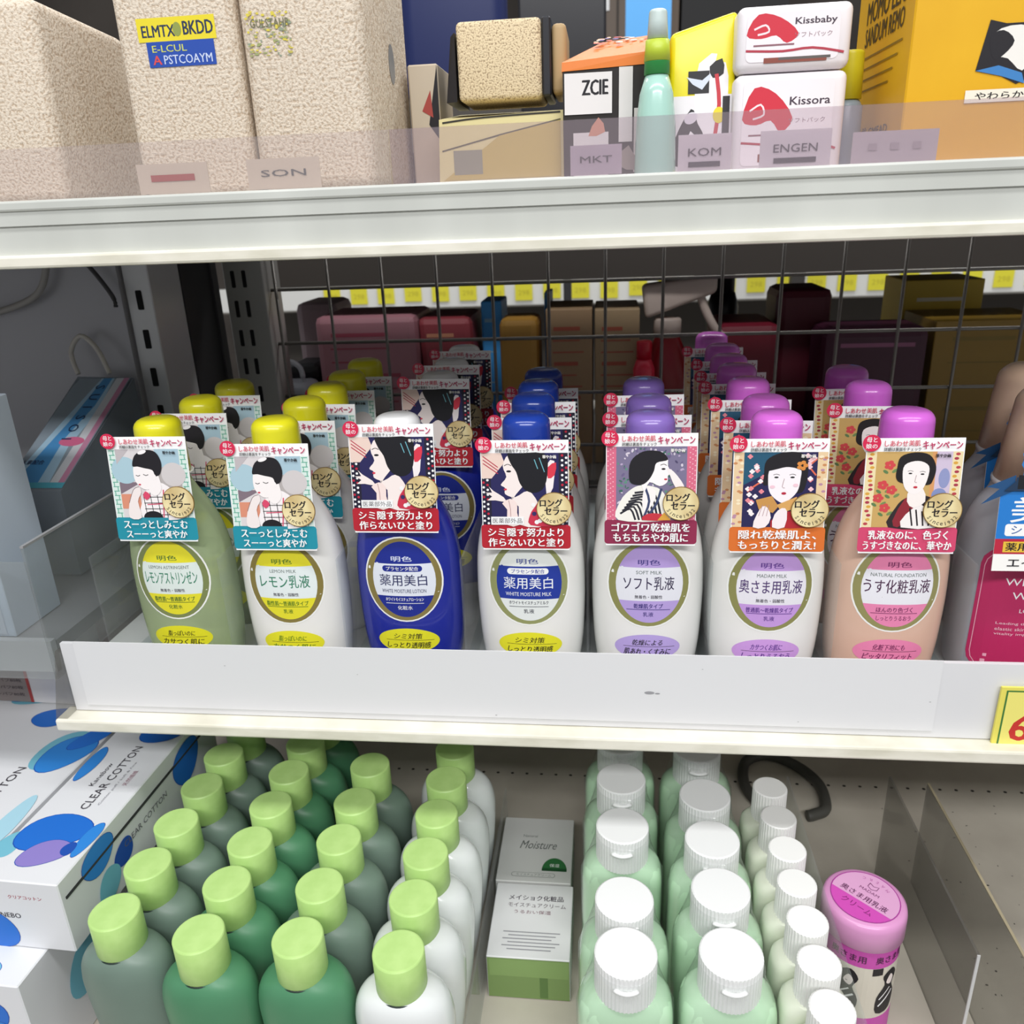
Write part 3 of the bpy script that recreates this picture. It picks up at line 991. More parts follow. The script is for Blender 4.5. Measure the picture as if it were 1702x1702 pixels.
KINDS = [
    # x, ys, description for labels, builder args
    (-.286, (.482, .5425, .598), 'pale green clear lotion bottle with yellow cap and teal tag',
     dict(name='lotion_bottle', bodym=ast, capm=YCAP, logo='#3f6a2e', en='LEMON ASTRINGENT', drop=0.006, jp='レモンアストリンゼン', jpw=36, sub=None, band1='脂性肌〜普通肌タイプ', band2='化粧水',
          topc='#e6dd2e', midc='#dfe9e4', botc='#e6dd2e', inkc='#2f7f62', ringc='#8f9a62', stc='#e6e02c', st1='脂っぽいのに', st2='カサつく肌に', tagargs=TEAL)),
    (-.206, (.478, .534, .583, .629, .683), 'white lotion bottle with yellow cap and teal tag',
     dict(name='lotion_bottle', bodym=milk, capm=YCAP, logo='#4f7a1e', en='LEMON MILK', drop=0.01, jp='レモン乳液', jpw=33, sub=None, band1='脂性肌〜普通肌タイプ', band2='乳液',
          topc='#e6dd2e', midc='#e6eeee', botc='#e6dd2e', inkc='#2f7f62', ringc='#9a8a4c', stc='#e6e02c', st1='脂っぽいのに', st2='カサつく肌に', tagargs=TEAL)),
    (-.129, (.484, .619, .675, .744), 'deep blue lotion bottle with white cap and red tag',
     dict(name='lotion_bottle', bodym=M('#1a2896', .18, 0, .5, .4), capm=M('#eeeeee', .25, 0, .5, .3), logo='#d8def0', en='WHITE MOISTURE LOTION', jp='薬用美白', jpw=31, sub=None, band1='ホワイトモイスチュアローション', band2='化粧水',
          topc='#1a2a8c', midc='#e2e6f0', botc='#1a2a8c', inkc='#22285c', ringc='#9a8a52', stc='#e6e02c', st1='シミ対策', st2='しっとり透明感', tagargs=REDT, mode=1)),
    (-.048, (.482, .536, .580, .625), 'white lotion bottle with blue cap and red tag',
     dict(name='lotion_bottle', bodym=milk, capm=M('#1c3c9c', .22, 0, .5, .3), logo='#2a3c8c', en='WHITE MOISTURE MILK', drop=0.01, jp='薬用美白', jpw=31, sub=None, band1='ホワイトモイスチュアミルク', band2='乳液',
          topc='#e9ece8', midc='#20389a', botc='#e6eae8', inkc='#eef0f6', ringc='#a7ab72', stc='#e6e02c', st1='シミ対策', st2='しっとり透明感', tagargs=REDT, mode=2)),
    (.027, (.482, .526, .583), 'white lotion bottle with lilac cap and wine red tag',
     dict(name='lotion_bottle', bodym=milk, capm=M('#8468b8', .25, 0, .5, .3), logo='#3a2f7c', en='SOFT MILK', drop=0.0065, jp='ソフト乳液', jpw=31, sub=None, band1='乾燥肌タイプ', band2='乳液',
          topc='#b39ad6', midc='#e6e6ee', botc='#b7a0dc', inkc='#33294c', ringc='#a2a064', stc='#b9a4de', st1='乾燥による', st2='肌あれ・くすみに', tagargs=WINE)),
    (.100, (.479, .5205, .577, .630, .672, .724, .790), 'white lotion bottle with pink cap and orange tag',
     dict(name='lotion_bottle', bodym=milk, capm=M('#d36ad2', .25, 0, .5, .3), logo='#5a2f8c', en='MADAM MILK', drop=0.0095, jp='奥さま用乳液', jpw=37, sub=None, band1='普通肌〜乾燥肌タイプ', band2='乳液',
          topc='#c09ad8', midc='#e9e6ee', botc='#c69ade', inkc='#4a2f6c', ringc='#a2a064', stc='#cf9ee0', st1='カサつくお肌に', st2='しっとりうるおう', tagargs=ORNG)),
    (.174, (.482, .559, .613), 'peach lotion bottle with pink cap and rose tag',
     dict(name='lotion_bottle', bodym=M('#dcb7a2', .24, 0, .5, .25), capm=M('#cf66d0', .25, 0, .5, .3), logo='#7a2a5c', en='NATURAL FOUNDATION', drop=0.0105, jp='うす化粧乳液', jpw=38, sub=' ', band1='ほんのり色づく', band2='しっとりうるおう',
          topc='#e684ac', midc='#ecebf2', botc='#ea88b2', inkc='#4a2348', ringc='#a9a46c', stc='#ea88b2', st1='化粧下地にも', st2='ピッタリフィット', tagargs=PINK)),
]
ORD = ['front', 'second', 'third', 'fourth', 'fifth', 'sixth', 'rearmost']
for x, ys, desc, kw in KINDS:
    grp = desc.replace('bottle', 'bottles') + ' row'
    first = make_bottle(label=desc + ', front of its row', group=grp, **kw)
    first.location = (x, ys[0], 0)
    for i, y in enumerate(ys[1:], 1):
        last = i == len(ys) - 1
        lb = desc + (', rearmost of its row' if last else ', %s from the front' % ORD[i])
        dup(first, (x + random.uniform(-.0012, .0012), y, 0), random.uniform(-.07, .05), lb)

# acrylic row dividers
for x, nm in ((-.3335, 'left of the yellow capped pale green bottles'), (-.246, 'between the two yellow capped rows'), (-.1675, 'between the yellow capped milk and the blue bottles'),
              (-.0885, 'between the blue bottles and the blue capped bottles'), (-.0105, 'between the blue capped and the lilac capped rows'),
              (.0635, 'between the lilac capped and orange tagged rows'), (.137, 'between the orange tagged and peach bottles'), (.2130, 'between the peach bottles and the grey frosted bottles')):
    t = thing('row_divider', 'clear acrylic divider plate ' + nm, 'divider', (x, .453, .0002), 0, 'clear dividers on the middle shelf')
    obj('plate', box(-.0007, .0007, 0, .37, 0, .088), ACRYL, t)
    obj('foot', box(-.006, .006, .0, .37, -.0001, .0008), ACRYL, t)

# grey frosted bottles with champagne caps
FP = [(0, .032, .0195), (.003, .035, .0215), (.02, .0372, .0225), (.07, .0378, .0228), (.098, .0360, .0222), (.112, .031, .0205), (.121, .0245, .0192), (.126, .0235, .0188)]


def on_frost(u, v, h):
    wd, dp = interp(FP, v)
    q = min(.999, abs(u) / wd)
    return Vector((u * (1 + h / wd), -dp * (1 - q**2.6) ** (1 / 2.6) - h, v))


t = thing('lotion_bottle', 'grey frosted bottle with champagne cap and blue badge tag, front at the rail', 'lotion bottle', (.2565, .492, 0), .0, 'grey frosted bottles with champagne caps')
obj('body', loft(FP, 2.6), M('#a9abb2', .35, 0, .5, 0, .25), t, True)
obj('cap', lathe(rounded(.0238, .1265, .184, .012, .0192, 7), 48), noisy('champagne_cap', '#b89c86', '#c4a890', 40, .3), t, True)
obj('neck_ring', lathe([(.0242, .1245), (.0246, .1255), (.0246, .1275), (.0238, .128)], 48), M('#c2c2c6', .2, .3), t, True)
a = Art()
pk = M('#b92a5e', .4)
a.rect(-31, 8, 31, 92, pk, 12).rect(-29.4, 9.6, 29.4, 90, M('#e9a9bd'), 11).rect(-29.0, 10, 29.0, 89.6, pk, 10.8)
a.stroke([(-3, 84), (-5, 80), (0, 76), (5, 80), (3, 84), (0, 82), (-3, 84)], .6, M('#e9b9c6'), 3)
a.text('WRINKLE', 0, 70, 4.6, WHITE, 36).text('WHITE', 0, 61, 4.6, WHITE, 26).text('LOTION', 0, 51, 2.6, WHITE, 15)
for k, s in enumerate(('Leading the firm and', 'elastic skin and boost', 'vitality improvement')):
    a.text(s, -2, 42 - k * 3.6, 2.2, M('#f0c6d2'), 34)
a.build('front_label', on_frost, t, step=2e-5, base=.0001, cut=4)
mpf = plane((0, -.0265, .168), (1, 0, 0), Vector((0, .12, 1)))
mp = lambda u, v, h: mpf(u * 1.15, v * 1.13, h)
b = hexa([mp(-.030, -.075, -.0004), mp(.030, -.075, -.0004), mp(.030, -.033, -.0004), mp(-.030, -.033, -.0004),
          mp(-.030, -.075, 0), mp(.030, -.075, 0), mp(.030, -.033, 0), mp(-.030, -.033, 0)])
mats = [TAGC]
a = Art()
a.rect(-30, -75, 30, -33, M('#f4f2ee')).rect(-30, -58, 30, -33, M('#1f78c8')).rect(-30, -66, 30, -58, M('#b8203c'))
a.text('美白', -7, -43, 13, WHITE, 34, .01).rect(-26, -56.5, -5, -50.2, WHITE, 1.4).text('シミ※', -15.5, -53.3, 4.2, M('#2a5a9c'), 15, .01)
a.rect(-2, -56.5, 19, -50.2, WHITE, 1.4).text('そばかす', 8.5, -53.3, 4.2, M('#2a5a9c'), 17, .01)
a.rect(-26, -65, -13, -59.4, M('#e2b93c')).text('薬用', -19.5, -62.2, 4.2, INK, 10.5, .02).text('ナイアシンアミド', 8, -62.2, 4.2, M('#f0d070'), 34, .02)
a.text('エイジングケア', 0, -70.5, 5.2, INK, 46, .01)
a.build('x', mp, bm=b, mats=mats)
tg = obj('hang_tag', b, mats, t)
a = Art()
n = 26
a.poly([((21.5 + 1.0 * (k % 2)) * math.cos(2 * PI * k / (2 * n)), -17 + (21.5 + 1.0 * (k % 2)) * math.sin(2 * PI * k / (2 * n))) for k in range(2 * n)], M('#2a78c0'))
a.ell(0, -17, 20, 20, M('#b59472', .35, .2))
a.poly([(-29, -33), (29, -33), (24, -28), (24, -26), (-24, -26), (-24, -28)], M('#18324e')).rect(-23, -32, 23, -25, M('#14161c'))
for k in range(7):
    an = PI * (.62 + .085 * k)
    for s in (-1, 1):
        a.ell(s * 16.5 * -math.cos(an), -17 + 16.5 * math.sin(an) * .9, 2.4, 1.0, M('#efe6d2'), 12, rot=s * -(an + PI / 3), L=6)
a.L = 7
a.text('美容のプロが選んだ', 0, -3.4, 2.2, INK, 18).text('LDK', 0, -9.4, 5.6, INK, 17, .01).text('第1位', 0, -19.4, 9, INK, 26).text('うるおい化粧水', 0, -28.5, 4, WHITE, 30, .01)
s = a.build('round_badge', mp, tg, base=.0012)
join_disc(s, mp, 0, -17, 21.5, .0004, .0012)
a = Art()
a.poly([(-24, -25), (-37, -31), (-31, -32), (-39, -40), (-24, -33)], M('#1b4a78')).poly([(24, -25), (37, -31), (31, -32), (39, -40), (24, -33)], M('#1b4a78'))
a.build('ribbon_ends', mp, tg, base=.0006)
dup(t, (.275, .560, 0), .05, 'grey frosted bottle with champagne cap, standing behind the front frosted one')

# ================================================================== LOWER SHELF GOODS
ZF = -.25
EGG = [(0, .0178, .0120), (.004, .0200, .0136), (.028, .0256, .0164), (.060, .0293, .0184), (.086, .0306, .0190), (.097, .0292, .0186), (.1035, .0264, .0176), (.108, .0218, .0161), (.1105, .0172, .0146), (.112, .0148, .0138)]
limec = noisy('lime_cap', '#b4d882', '#bee08c', 90, .42, 0, 3, .35, .65)


def frosted(name, c0, c1):
    m = noisy(name, c0, c1, 25, .42, 0, 2, .3, .7)
    b = m.node_tree.nodes['Principled BSDF']
    b.inputs['Transmission Weight'].default_value = .15
    b.inputs['Coat Weight'].default_value = .12
    b.inputs['Coat Roughness'].default_value = .35
    return m


GREY = frosted('grey_green_frost', '#74897d', '#7c9185')
GREN = frosted('emerald_frost', '#4f8d66', '#58966e')
MILKG = M('#e6e9e8', .2, 0, .5, .4)


def flask(label, group, bodym, loc):
    t = thing('skin_lotion_bottle', label, 'lotion bottle', loc, 0, group)
    obj('body', loft(EGG, 2.1, 48, 30), bodym, t, True)
    b = lathe([(.0149, .1105), (.0153, .1112), (.0153, .1362), (.0148, .1368), (.0140, .1370), (.0005, .1370)], 44)
    c = obj('cap', b, limec, t, False)
    for p in c.data.polygons: p.use_smooth = abs(p.normal.z) < .5
    obj('neck_ring', lathe([(.0152, .1090), (.0154, .1096), (.0154, .1102), (.0150, .1104)], 40), M('#20302a', .4), t, True)
    return t


def row(make, spots, names, group):
    first = None
    for loc, lb in zip(spots, names):
        if first is None:
            first = make(lb, group, loc)
        else:
            dup(first, loc, random.uniform(-.03, .03), lb)
    return first


NTH = ['nearest of its row', 'second from the front of its row', 'third from the front of its row', 'fourth from the front of its row', 'fifth from the front of its row', 'rear one partly under the middle shelf']


def nth(desc, n, last=True):
    q = [desc + ', ' + NTH[min(i, 4)] for i in range(n)]
    if last: q[-1] = desc + ', ' + NTH[5]
    return q


ys = [.360, .400, .439, .479, .517, .5565]
row(lambda l, g, p: flask(l, g, GREY, p), [(-.3055, y, ZF) for y in ys], nth('grey green flask with lime cap, cotton box side', 6), 'grey green flasks beside the cotton boxes')
ys = [.348, .3875, .4245, .462, .499, .536, .574]
nm = nth('emerald flask with lime cap', 6) + ['emerald flask mostly hidden under the shelf behind the others of its row']
row(lambda l, g, p: flask(l, g, GREN, p), [(-.244, y, ZF) for y in ys], nm, 'emerald flasks in the second row')
flask('lone emerald flask with lime cap in front of the grey row beside white flasks', None, GREN, (-.1825, .350, ZF))
ys = [.390, .431, .4695, .511]
row(lambda l, g, p: flask(l, g, GREY, p), [(-.1825, y, ZF) for y in ys],
    ['grey flask with lime cap %s' % s for s in ('directly behind the lone emerald flask', 'second behind the lone emerald flask', 'third behind the lone emerald flask', 'farthest behind the lone emerald flask')], 'grey flasks beside the white flasks')
ys = [.345, .3845, .422, .4605, .498, .5355]
row(lambda l, g, p: flask(l, g, MILKG, p), [(-.1195, y, ZF) for y in ys], nth('glossy white flask with lime cap', 6), 'white flasks with lime caps')
t = thing('row_divider', 'clear acrylic divider along the right of the white flasks', 'divider', (-.0875, .33, ZF), 0, 'clear dividers on the lower shelf')
obj('plate', box(-.0006, .0006, 0, .26, .0002, .055), ACRYL, t)

# white cream boxes
t = thing('cream_box', 'white box with green half dome emblem, behind the other white box', 'box', (-.056, .498, ZF))
obj('carton', box(-.0300, .0300, 0, .072, .0003, .040, .0006, 1), M('#cfcfcc', .5), t)
a = Art()
a.text('Moisture', 2, 40, 9, M('#6a6f6c'), 30, shear=.25).text('Natural', -6, 50, 3, M('#8a8f8c'), 12)
gd = M('#2f6e3c')
a.band(16, 13, 10, 13, 13, 30, gd).rect(6, 12, 26, 15, M('#1f4f2c')).text('保湿', 16, 18, 3.5, WHITE, 8)
a.rect(-18, 5, 17, 9.5, M('#8b908c'), 2).rect(-17.6, 5.4, 16.6, 9.1, M('#cfcfcc'), 1.8).text('モイスチュアクリーム', 0, 7.2, 2.2, M('#7a807c'), 28)
a.build('print', plane((0, 0, .0402), (1, 0, 0), (0, 1, 0)), t)
t = thing('cream_box', 'white box with lines of print and green side, nearest in the gap', 'box', (-.054, .428, ZF))
b = box(-.0300, .0300, 0, .068, .0003, .040, .0006, 1)
obj('carton', b, M('#dcdcdc', .5), t)
a = Art()
a.rect(-29.5, 1, 29.5, 39, M('#7f9a5c')).rect(8, 2, 14, 30, M('#5f7f44')).rect(-28, 22, 29, 38, M('#8ba866'))
a.build('green_side', fbox(0, -.0001, 0), t)
a = Art()
a.text('メイショク化粧品', 2, 54, 5, M('#4f4a52'), 42, .01).text('モイスチュアクリーム', 3, 47, 4, M('#6a5f66'), 44)
a.text('うるおい保湿', 0, 40.5, 3.4, M('#8a6a74'), 28)
for k in range(6): a.stroke([(-20 + k % 2 * 4, 22 - k * 3), (22 - k % 3 * 3, 22 - k * 3)], .9, M('#9a9a9e'), 0, L=5)
a.build('print', plane((0, 0, .0402), (1, 0, 0), (0, 1, 0)), t)

# mint pouches with flip caps
MP = [(0, .0262, .0165), (.003, .0276, .0178), (.06, .0282, .0185), (.095, .0280, .0184), (.104, .0262, .0172), (.109, .0215, .0155), (.111, .0175, .0150)]
mint = M('#c0e2c0', .22, 0, .5, .5)
capw = M('#eff0ef', .35, 0, .5, .15)


def ribcap(r, z0, z1, nrib, depth, bm=None):
    b = bmesh.new()
    seg = nrib * 4
    rows = []
    for rr, h, dd in ((r, z0, 1), (r, z0 + .001, 1), (r, z1 - .0015, 1), (r - .0002, z1 - .0006, .3), (r - .0012, z1, 0), (.0005, z1, 0)):
        rows.append([b.verts.new(((rr - depth * dd * (1 if k % 4 in (0, 1) else 0)) * math.cos(2 * PI * k / seg), (rr - depth * dd * (1 if k % 4 in (0, 1) else 0)) * math.sin(2 * PI * k / seg), h)) for k in range(seg)])
    for i in range(len(rows) - 1):
        for k in range(seg):
            b.faces.new((rows[i][k], rows[i][(k + 1) % seg], rows[i + 1][(k + 1) % seg], rows[i + 1][k]))
    b.faces.new(rows[0][::-1])
    b.faces.new(rows[-1])
    return b


def mint_bottle(label, group, loc):
    t = thing('refill_bottle', label, 'bottle', loc, 0, group)
    obj('body', loft(MP, 3.0, 48, 24), mint, t, True)
    obj('cap', ribcap(.0182, .1105, .1368, 48, .00035), capw, t)
    b = tube([(-.0068 + .0017 * k, -.0172 - .0022 * math.sin(PI * k / 8), .1268) for k in range(9)], .0013, 8, smooth=0)
    obj('thumb_tab', b, capw, t, True)
    sk = loft([(.0, .0272, .0175), (.004, .0287, .0187), (.095, .0291, .0190), (.110, .0242, .0185), (.118, .0200, .0187), (.131, .0187, .0187)], 2.4, 40, 12)
    rr = random.Random(11)
    for v in sk.verts:
        if .09 < v.co.z < .133: v.co += Vector((rr.uniform(-1, 1), rr.uniform(-1, 1), 0)) * .0006
    bmesh.ops.delete(sk, geom=[f for f in sk.faces if abs(f.normal.z) > .9 and f.calc_center_median().z > .13], context='FACES_ONLY')
    obj('shrink_wrap', sk, FILM, t, True)
    return t


ys = [.354, .393, .457, .5065, .5525]
nm = ['mint green bottle with white flip cap, %s of the left mint row' % s for s in ('nearest', 'second', 'third', 'fourth', 'farthest')]
row(mint_bottle, [(.0125, y, ZF) for y in ys], nm, 'shrink wrapped mint bottles')
ys = [.358, .4045, .448, .492, .546]
nm = ['mint green bottle with white flip cap, %s of the right mint row' % s for s in ('nearest', 'second', 'third', 'fourth', 'farthest')]
row(mint_bottle, [(.0725, y, ZF) for y in ys], nm, 'shrink wrapped mint bottles')

# slim cream bottles
SP = [(0, .0182, .0122), (.003, .0192, .0132), (.05, .0196, .0137), (.098, .0194, .0136), (.107, .0180, .0130), (.110, .0150, .0122), (.112, .0120, .0112)]
creamb = M('#e6ecd8', .3, 0, .5, .3)


def slim_bottle(label, group, loc):
    t = thing('slim_bottle', label, 'bottle', loc, 0, group)
    obj('body', loft(SP, 3.2, 44, 22), creamb, t, True)
    obj('cap', ribcap(.0122, .1115, .1370, 36, .0005), M('#f3f3f0', .35, 0, .5, .2), t)
    obj('neck_ring', lathe([(.0126, .1085), (.0130, .1092), (.0130, .1104), (.0126, .1110)], 36), creamb, t, True)
    return t


ys = [.327, .3555, .384, .413, .442, .472, .503]
nm = ['slim cream bottle with ribbed white cap, %s' % s for s in ('nearest of the slim row', 'second in the slim row', 'third in the slim row', 'fourth in the slim row', 'fifth in the slim row', 'sixth in the slim row', 'smallest looking at the far end')]
row(slim_bottle, [(.1205, y, ZF) for y in ys], nm, 'slim cream bottles with ribbed caps')

t = thing('row_divider', 'clear acrylic divider between the slim cream bottles and the pink jar', 'divider', (.1418, .31, ZF), 0, 'clear dividers on the lower shelf')
obj('plate', box(-.0006, .0006, 0, .23, .0002, .118), ACRYL, t)
t = thing('row_divider', 'large smoky divider plate right of the pink jar', 'divider', (.2290, .400, ZF), 0, 'clear dividers on the lower shelf')
obj('plate', box(-.0008, .0008, 0, .168, .0002, .100), SMOKE, t)
obj('front_edge', box(-.0009, .0009, -.0006, .0002, .0002, .100), M('#c9c9c9', .2), t)
t = thing('row_divider', 'large smoky divider plate farthest right on the lower shelf', 'divider', (.2555, .36, ZF), 0, 'clear dividers on the lower shelf')
obj('plate', box(-.0008, .0008, 0, .200, .0002, .100), SMOKE, t)
obj('top_edge', box(-.0009, .0009, 0, .200, .1002, .1010), M('#a59a80', .3), t)

# pink jar
t = thing('cream_jar', 'pink lidded tub with black and white figure band beside the smoky divider', 'jar', (.1700, .432, ZF))
pinkj = M('#d896c6', .3, 0, .5, .2)
obj('jar_body', lathe([(.0235, .0003), (.0245, .003), (.0245, .088), (.0235, .089)], 48), M('#e2c9d8', .35), t, True)
cyl = lambda R: (lambda u, v, h: Vector(((R + h) * math.sin(u / R), -(R + h) * math.cos(u / R), v)))
a = Art()
a.rect(-55, 74, 55, 88, M('#c94fae')).rect(-55, 30, 55, 74, M('#d9d2c4')).rect(-55, 4, 55, 30, M('#c94fae'))
for q in range(4):
    x = -42 + q * 28
    a.poly([(x - 6, 34), (x - 7, 48), (x - 2, 58), (x - 4, 66), (x + 3, 71), (x + 8, 64), (x + 5, 56), (x + 9, 46), (x + 6, 34)], INK, 3, L=10)
    a.poly([(x - 1, 60), (x + 2, 66), (x + 5, 62), (x + 3, 57)], SKIN, 3, L=11)
    a.stroke([(x - 5, 40), (x + 6, 50)], 1.4, WHITE, 0, L=12).stroke([(x - 5, 46), (x + 3, 54)], 1.0, WHITE, 0, L=12)
    a.rect(x - 12, 68, x - 5, 74, INK, L=11)
    a.text('奥さま用', x, 81, 6, M('#4a2344'), 22, .01, L=12)
a.build('wrap_label', cyl(.0245), t, step=2e-5, base=.0001, cut=3)
obj('lid', lathe([(.0255, .0885), (.0262, .0892), (.0262, .104), (.0255, .1075), (.0235, .1092), (.0005, .1094)], 56), pinkj, t, True)
a = Art()
ang = -.75
ring = M('#a83a96')
a.ell(0, 0, 21.5, 21.5, ring, L=1).ell(0, 0, 20.8, 20.8, M('#dba4cc'), L=2)
c, s = math.cos(ang), math.sin(ang)
rot = lambda x, y: (x * c - y * s, x * s + y * c)
pts = [rot(20.8 * math.cos(k), 20.8 * math.sin(k)) for k in [PI * (1.09 + .82 * i / 16) for i in range(17)]]
a.poly(pts, M('#cf4fb4'), 0, 3)
a.L = 4
a.text('奥さま用乳液', *rot(0, -1.5), 5, M('#5c2352'), 31, .008, rot=ang)
a.text('クリーム', *rot(0, -11), 5, M('#8c2a78'), 20, .008, rot=ang)
a.text('MADAM', *rot(0, 5.5), 2.4, M('#7a3a6c'), 13, rot=ang)
p = [rot(x, y) for x, y in ((-3, 13), (-3, 9.5), (0, 8), (3, 9.5), (3, 13), (0, 11.5), (-3, 13))]
a.stroke(p, .5, M('#7a3a6c'), 0)
a.arctext('CREAM', 0, 0, 16.5, PI * .5 + ang + .5, PI * .5 + ang - .5, 2.2, M('#b76aa6'))
a.build('lid_print', plane((0, 0, .1096), (1, 0, 0), (0, 1, 0)), t)

# hose on the shelf floor
b = tube([(.146, .640, 0), (.136, .668, 0), (.142, .703, .0), (.166, .716, .0), (.192, .700, .0), (.207, .672, .0), (.205, .640, .0), (.192, .630, .0), (.186, .628, 0)], .0052, 10, smooth=6)
o = obj('rubber_hose', b, M('#4c4b46', .5), smooth=True, loc=(0, 0, ZF + .0054))
tag(o, 'dark grey loop of hose lying on the lower shelf behind the slim bottles', 'hose')

# cotton boxes
boxw = M('#e2e3e6', .45)
PET = {'b': M('#1f6fd0', .5), 'd': M('#1b4fae', .5), 't': M('#76bcd0', .5), 'p': M('#8f80c8', .5), 'm': M('#2f86d8', .5), 's': M('#a9d4e4', .5)}


def petal(a, cx, cy, rx, ry, rot, c, edge=True):
    pts = []
    for k in range(28):
        an = 2 * PI * k / 28
        w_ = 1 + .05 * math.sin(3 * an + cx)
        x, y = rx * math.cos(an) * w_, ry * math.sin(an) * w_
        pts.append((cx + x * math.cos(rot) - y * math.sin(rot), cy + x * math.sin(rot) + y * math.cos(rot)))
    if edge: a.poly([(cx + (p[0] - cx) * 1.03, cy + (p[1] - cy) * 1.03) for p in pts], PET['d'])
    a.poly(pts, PET[c])


def cotton_box(label, loc, rz, W, D, H, top, front, side, seam=True):
    t = thing('cotton_box', label, 'box', loc, rz, 'boxes of cotton pads')
    obj('carton', box(-W / 2, W / 2, 0, D, .0003, H, .0008, 1), boxw, t)
    if seam:
        obj('lid_seam', box(-W / 2 - .0003, W / 2 + .0002, .004, D - .004, H - .0155, H - .0135), M('#3a3a3c', .7), t)
    a = Art(); top(a); a.build('top_print', plane((0, 0, H + .0001), (1, 0, 0), (0, 1, 0)), t)
    a = Art(); front(a); a.build('front_print', fbox(0, -.0001, 0), t)
    a = Art(); side(a); a.build('side_print', plane((W / 2 + .0004, 0, 0), (0, 1, 0), (0, 0, 1)), t)
    return t


TX = M('#3f3c44', .5)


def topR(a):
    petal(a, -27, 30, 8, 12, .1, 't', False); petal(a, -4, 44, 25, 17, .25, 'b'); petal(a, 3, 25, 17, 11, .45, 'p'); petal(a, 24.5, 40, 5.2, 16, -.05, 'm')
    petal(a, 17, 30, 4.5, 6, 0, 'd'); petal(a, -24, 116, 5.5, 20, 0, 'm'); petal(a, 10, 160, 17, 15, .5, 'b')
    a.text('CLEAR COTTON', 2, 103, 6.6, TX, 72, rot=PI / 2).text('Kanebow', -8, 104, 3.8, TX, 26, rot=PI / 2)
    a.text('Cotton puff / Soft & Fine', 11, 96, 2.2, M('#8a8890'), 48, rot=PI / 2).text('天然繊維', 17, 102, 3.8, M('#a87a88'), 17, rot=PI / 2)


def frontR(a):
    a.text('クリアコットン', 4, 44, 3, M('#b04a58'), 24, .01).text('KANEBO', -14, 28, 4, TX, 22, .01)
    petal(a, -22, 14, 13, 15, .2, 'b')


def sideR(a):
    petal(a, 38, 44, 17, 12, .1, 'm'); petal(a, 62, 26, 11, 9, .3, 'd'); petal(a, 42, 16, 14, 11, .8, 't', False); petal(a, 152, 36, 20, 16, .4, 'b')
    a.rect(4, 41.5, 196, 43.5, M('#3a3a3c', .7))
    a.text('CLEAR COTTON', 92, 30, 5, M('#6a6870'), 56)


cotton_box('white CLEAR COTTON box with blue petals, next to the grey green flasks', (-.3745, .366, -.157), -math.radians(2), .060, .200, .0570, topR, frontR, sideR)


def topL(a):
    petal(a, 50, 128, 18, 26, -.4, 't', False); petal(a, 56, 124, 17, 24, -.4, 'm'); petal(a, 64, 146, 9, 20, -.5, 'b')
    petal(a, 12, 168, 17, 13, .2, 'b'); petal(a, -22, 196, 22, 11, .3, 't', False); petal(a, -18, 206, 22, 9, .3, 'p'); petal(a, -40, 196, 12, 9, 0, 'm')
    a.text('CLEAR COTTON', 33, 62, 7, TX, 84, rot=PI / 2); petal(a, 66, 44, 8, 30, 0, 's', False)


cotton_box('white COTTON box at left edge, left of the CLEAR COTTON box', (-.4830, .372, -.157), -math.radians(2), .150, .228, .0570, topL, lambda a: petal(a, 0, 24, 14, 14, 0, 'b'), lambda a: petal(a, 60, 30, 14, 10, .4, 't'))


cotton_box('white petal box at bottom left beneath the CLEAR COTTON box', (-.4225, .340, -.2499), -math.radians(2), .110, .215, .0925,
           lambda a: petal(a, 20, 10, 14, 8, 0, 't'), lambda a: (petal(a, 8, 76, 17, 12, -.4, 'b'), petal(a, 22, 62, 20, 16, .7, 'b'), petal(a, 10, 50, 16, 18, .3, 'p'), petal(a, 34, 46, 12, 13, .3, 'm')),
           lambda a: petal(a, 60, 50, 26, 20, .4, 't', False), False)
t = thing('small_carton', 'grey brown and white carton with dark print lying on the COTTON box at left edge', 'carton', (-.5050, .560, -.0995), -.03)
obj('carton', box(-.050, .050, 0, .045, 0, .062, .0006, 1), M('#e6e4e6', .5), t)
a = Art()
a.rect(-49.5, .5, 6, 61, M('#8f8482')).rect(6, .5, 9, 61, M('#b03a3a')).ell(24, 48, 9, 7, M('#8a86b4')).ell(27, 41, 7, 7, M('#c9a26a'))
for k in range(3): a.text('コットンパフ80枚', -20, 22 - k * 7, 3.4, M('#4a4046'), 44, L=9)
a.build('print', fbox(0, -.0002, 0), t)

# ================================================================== UPPER SHELF GOODS
ZU = .3032
beige = noisy('speckled_beige', '#bba68e', '#dfd2c0', 620, .8, .5, 3, .34, .54)
beige2 = noisy('speckled_tan', '#9a8468', '#dfcca8', 900, .8, .4, 2, .34, .5)


def sack(label, x0, x1, y0, y1, z1, bev=.006):
    t = thing('textured_carton', label, 'carton', ((x0 + x1) / 2, y0, ZU), 0, 'beige textured cartons on the upper shelf')
    w_ = (x1 - x0) / 2
    obj('carton', box(-w_, w_, 0, y1 - y0, 0, z1 - ZU, bev, 4), beige, t, True)
    return t


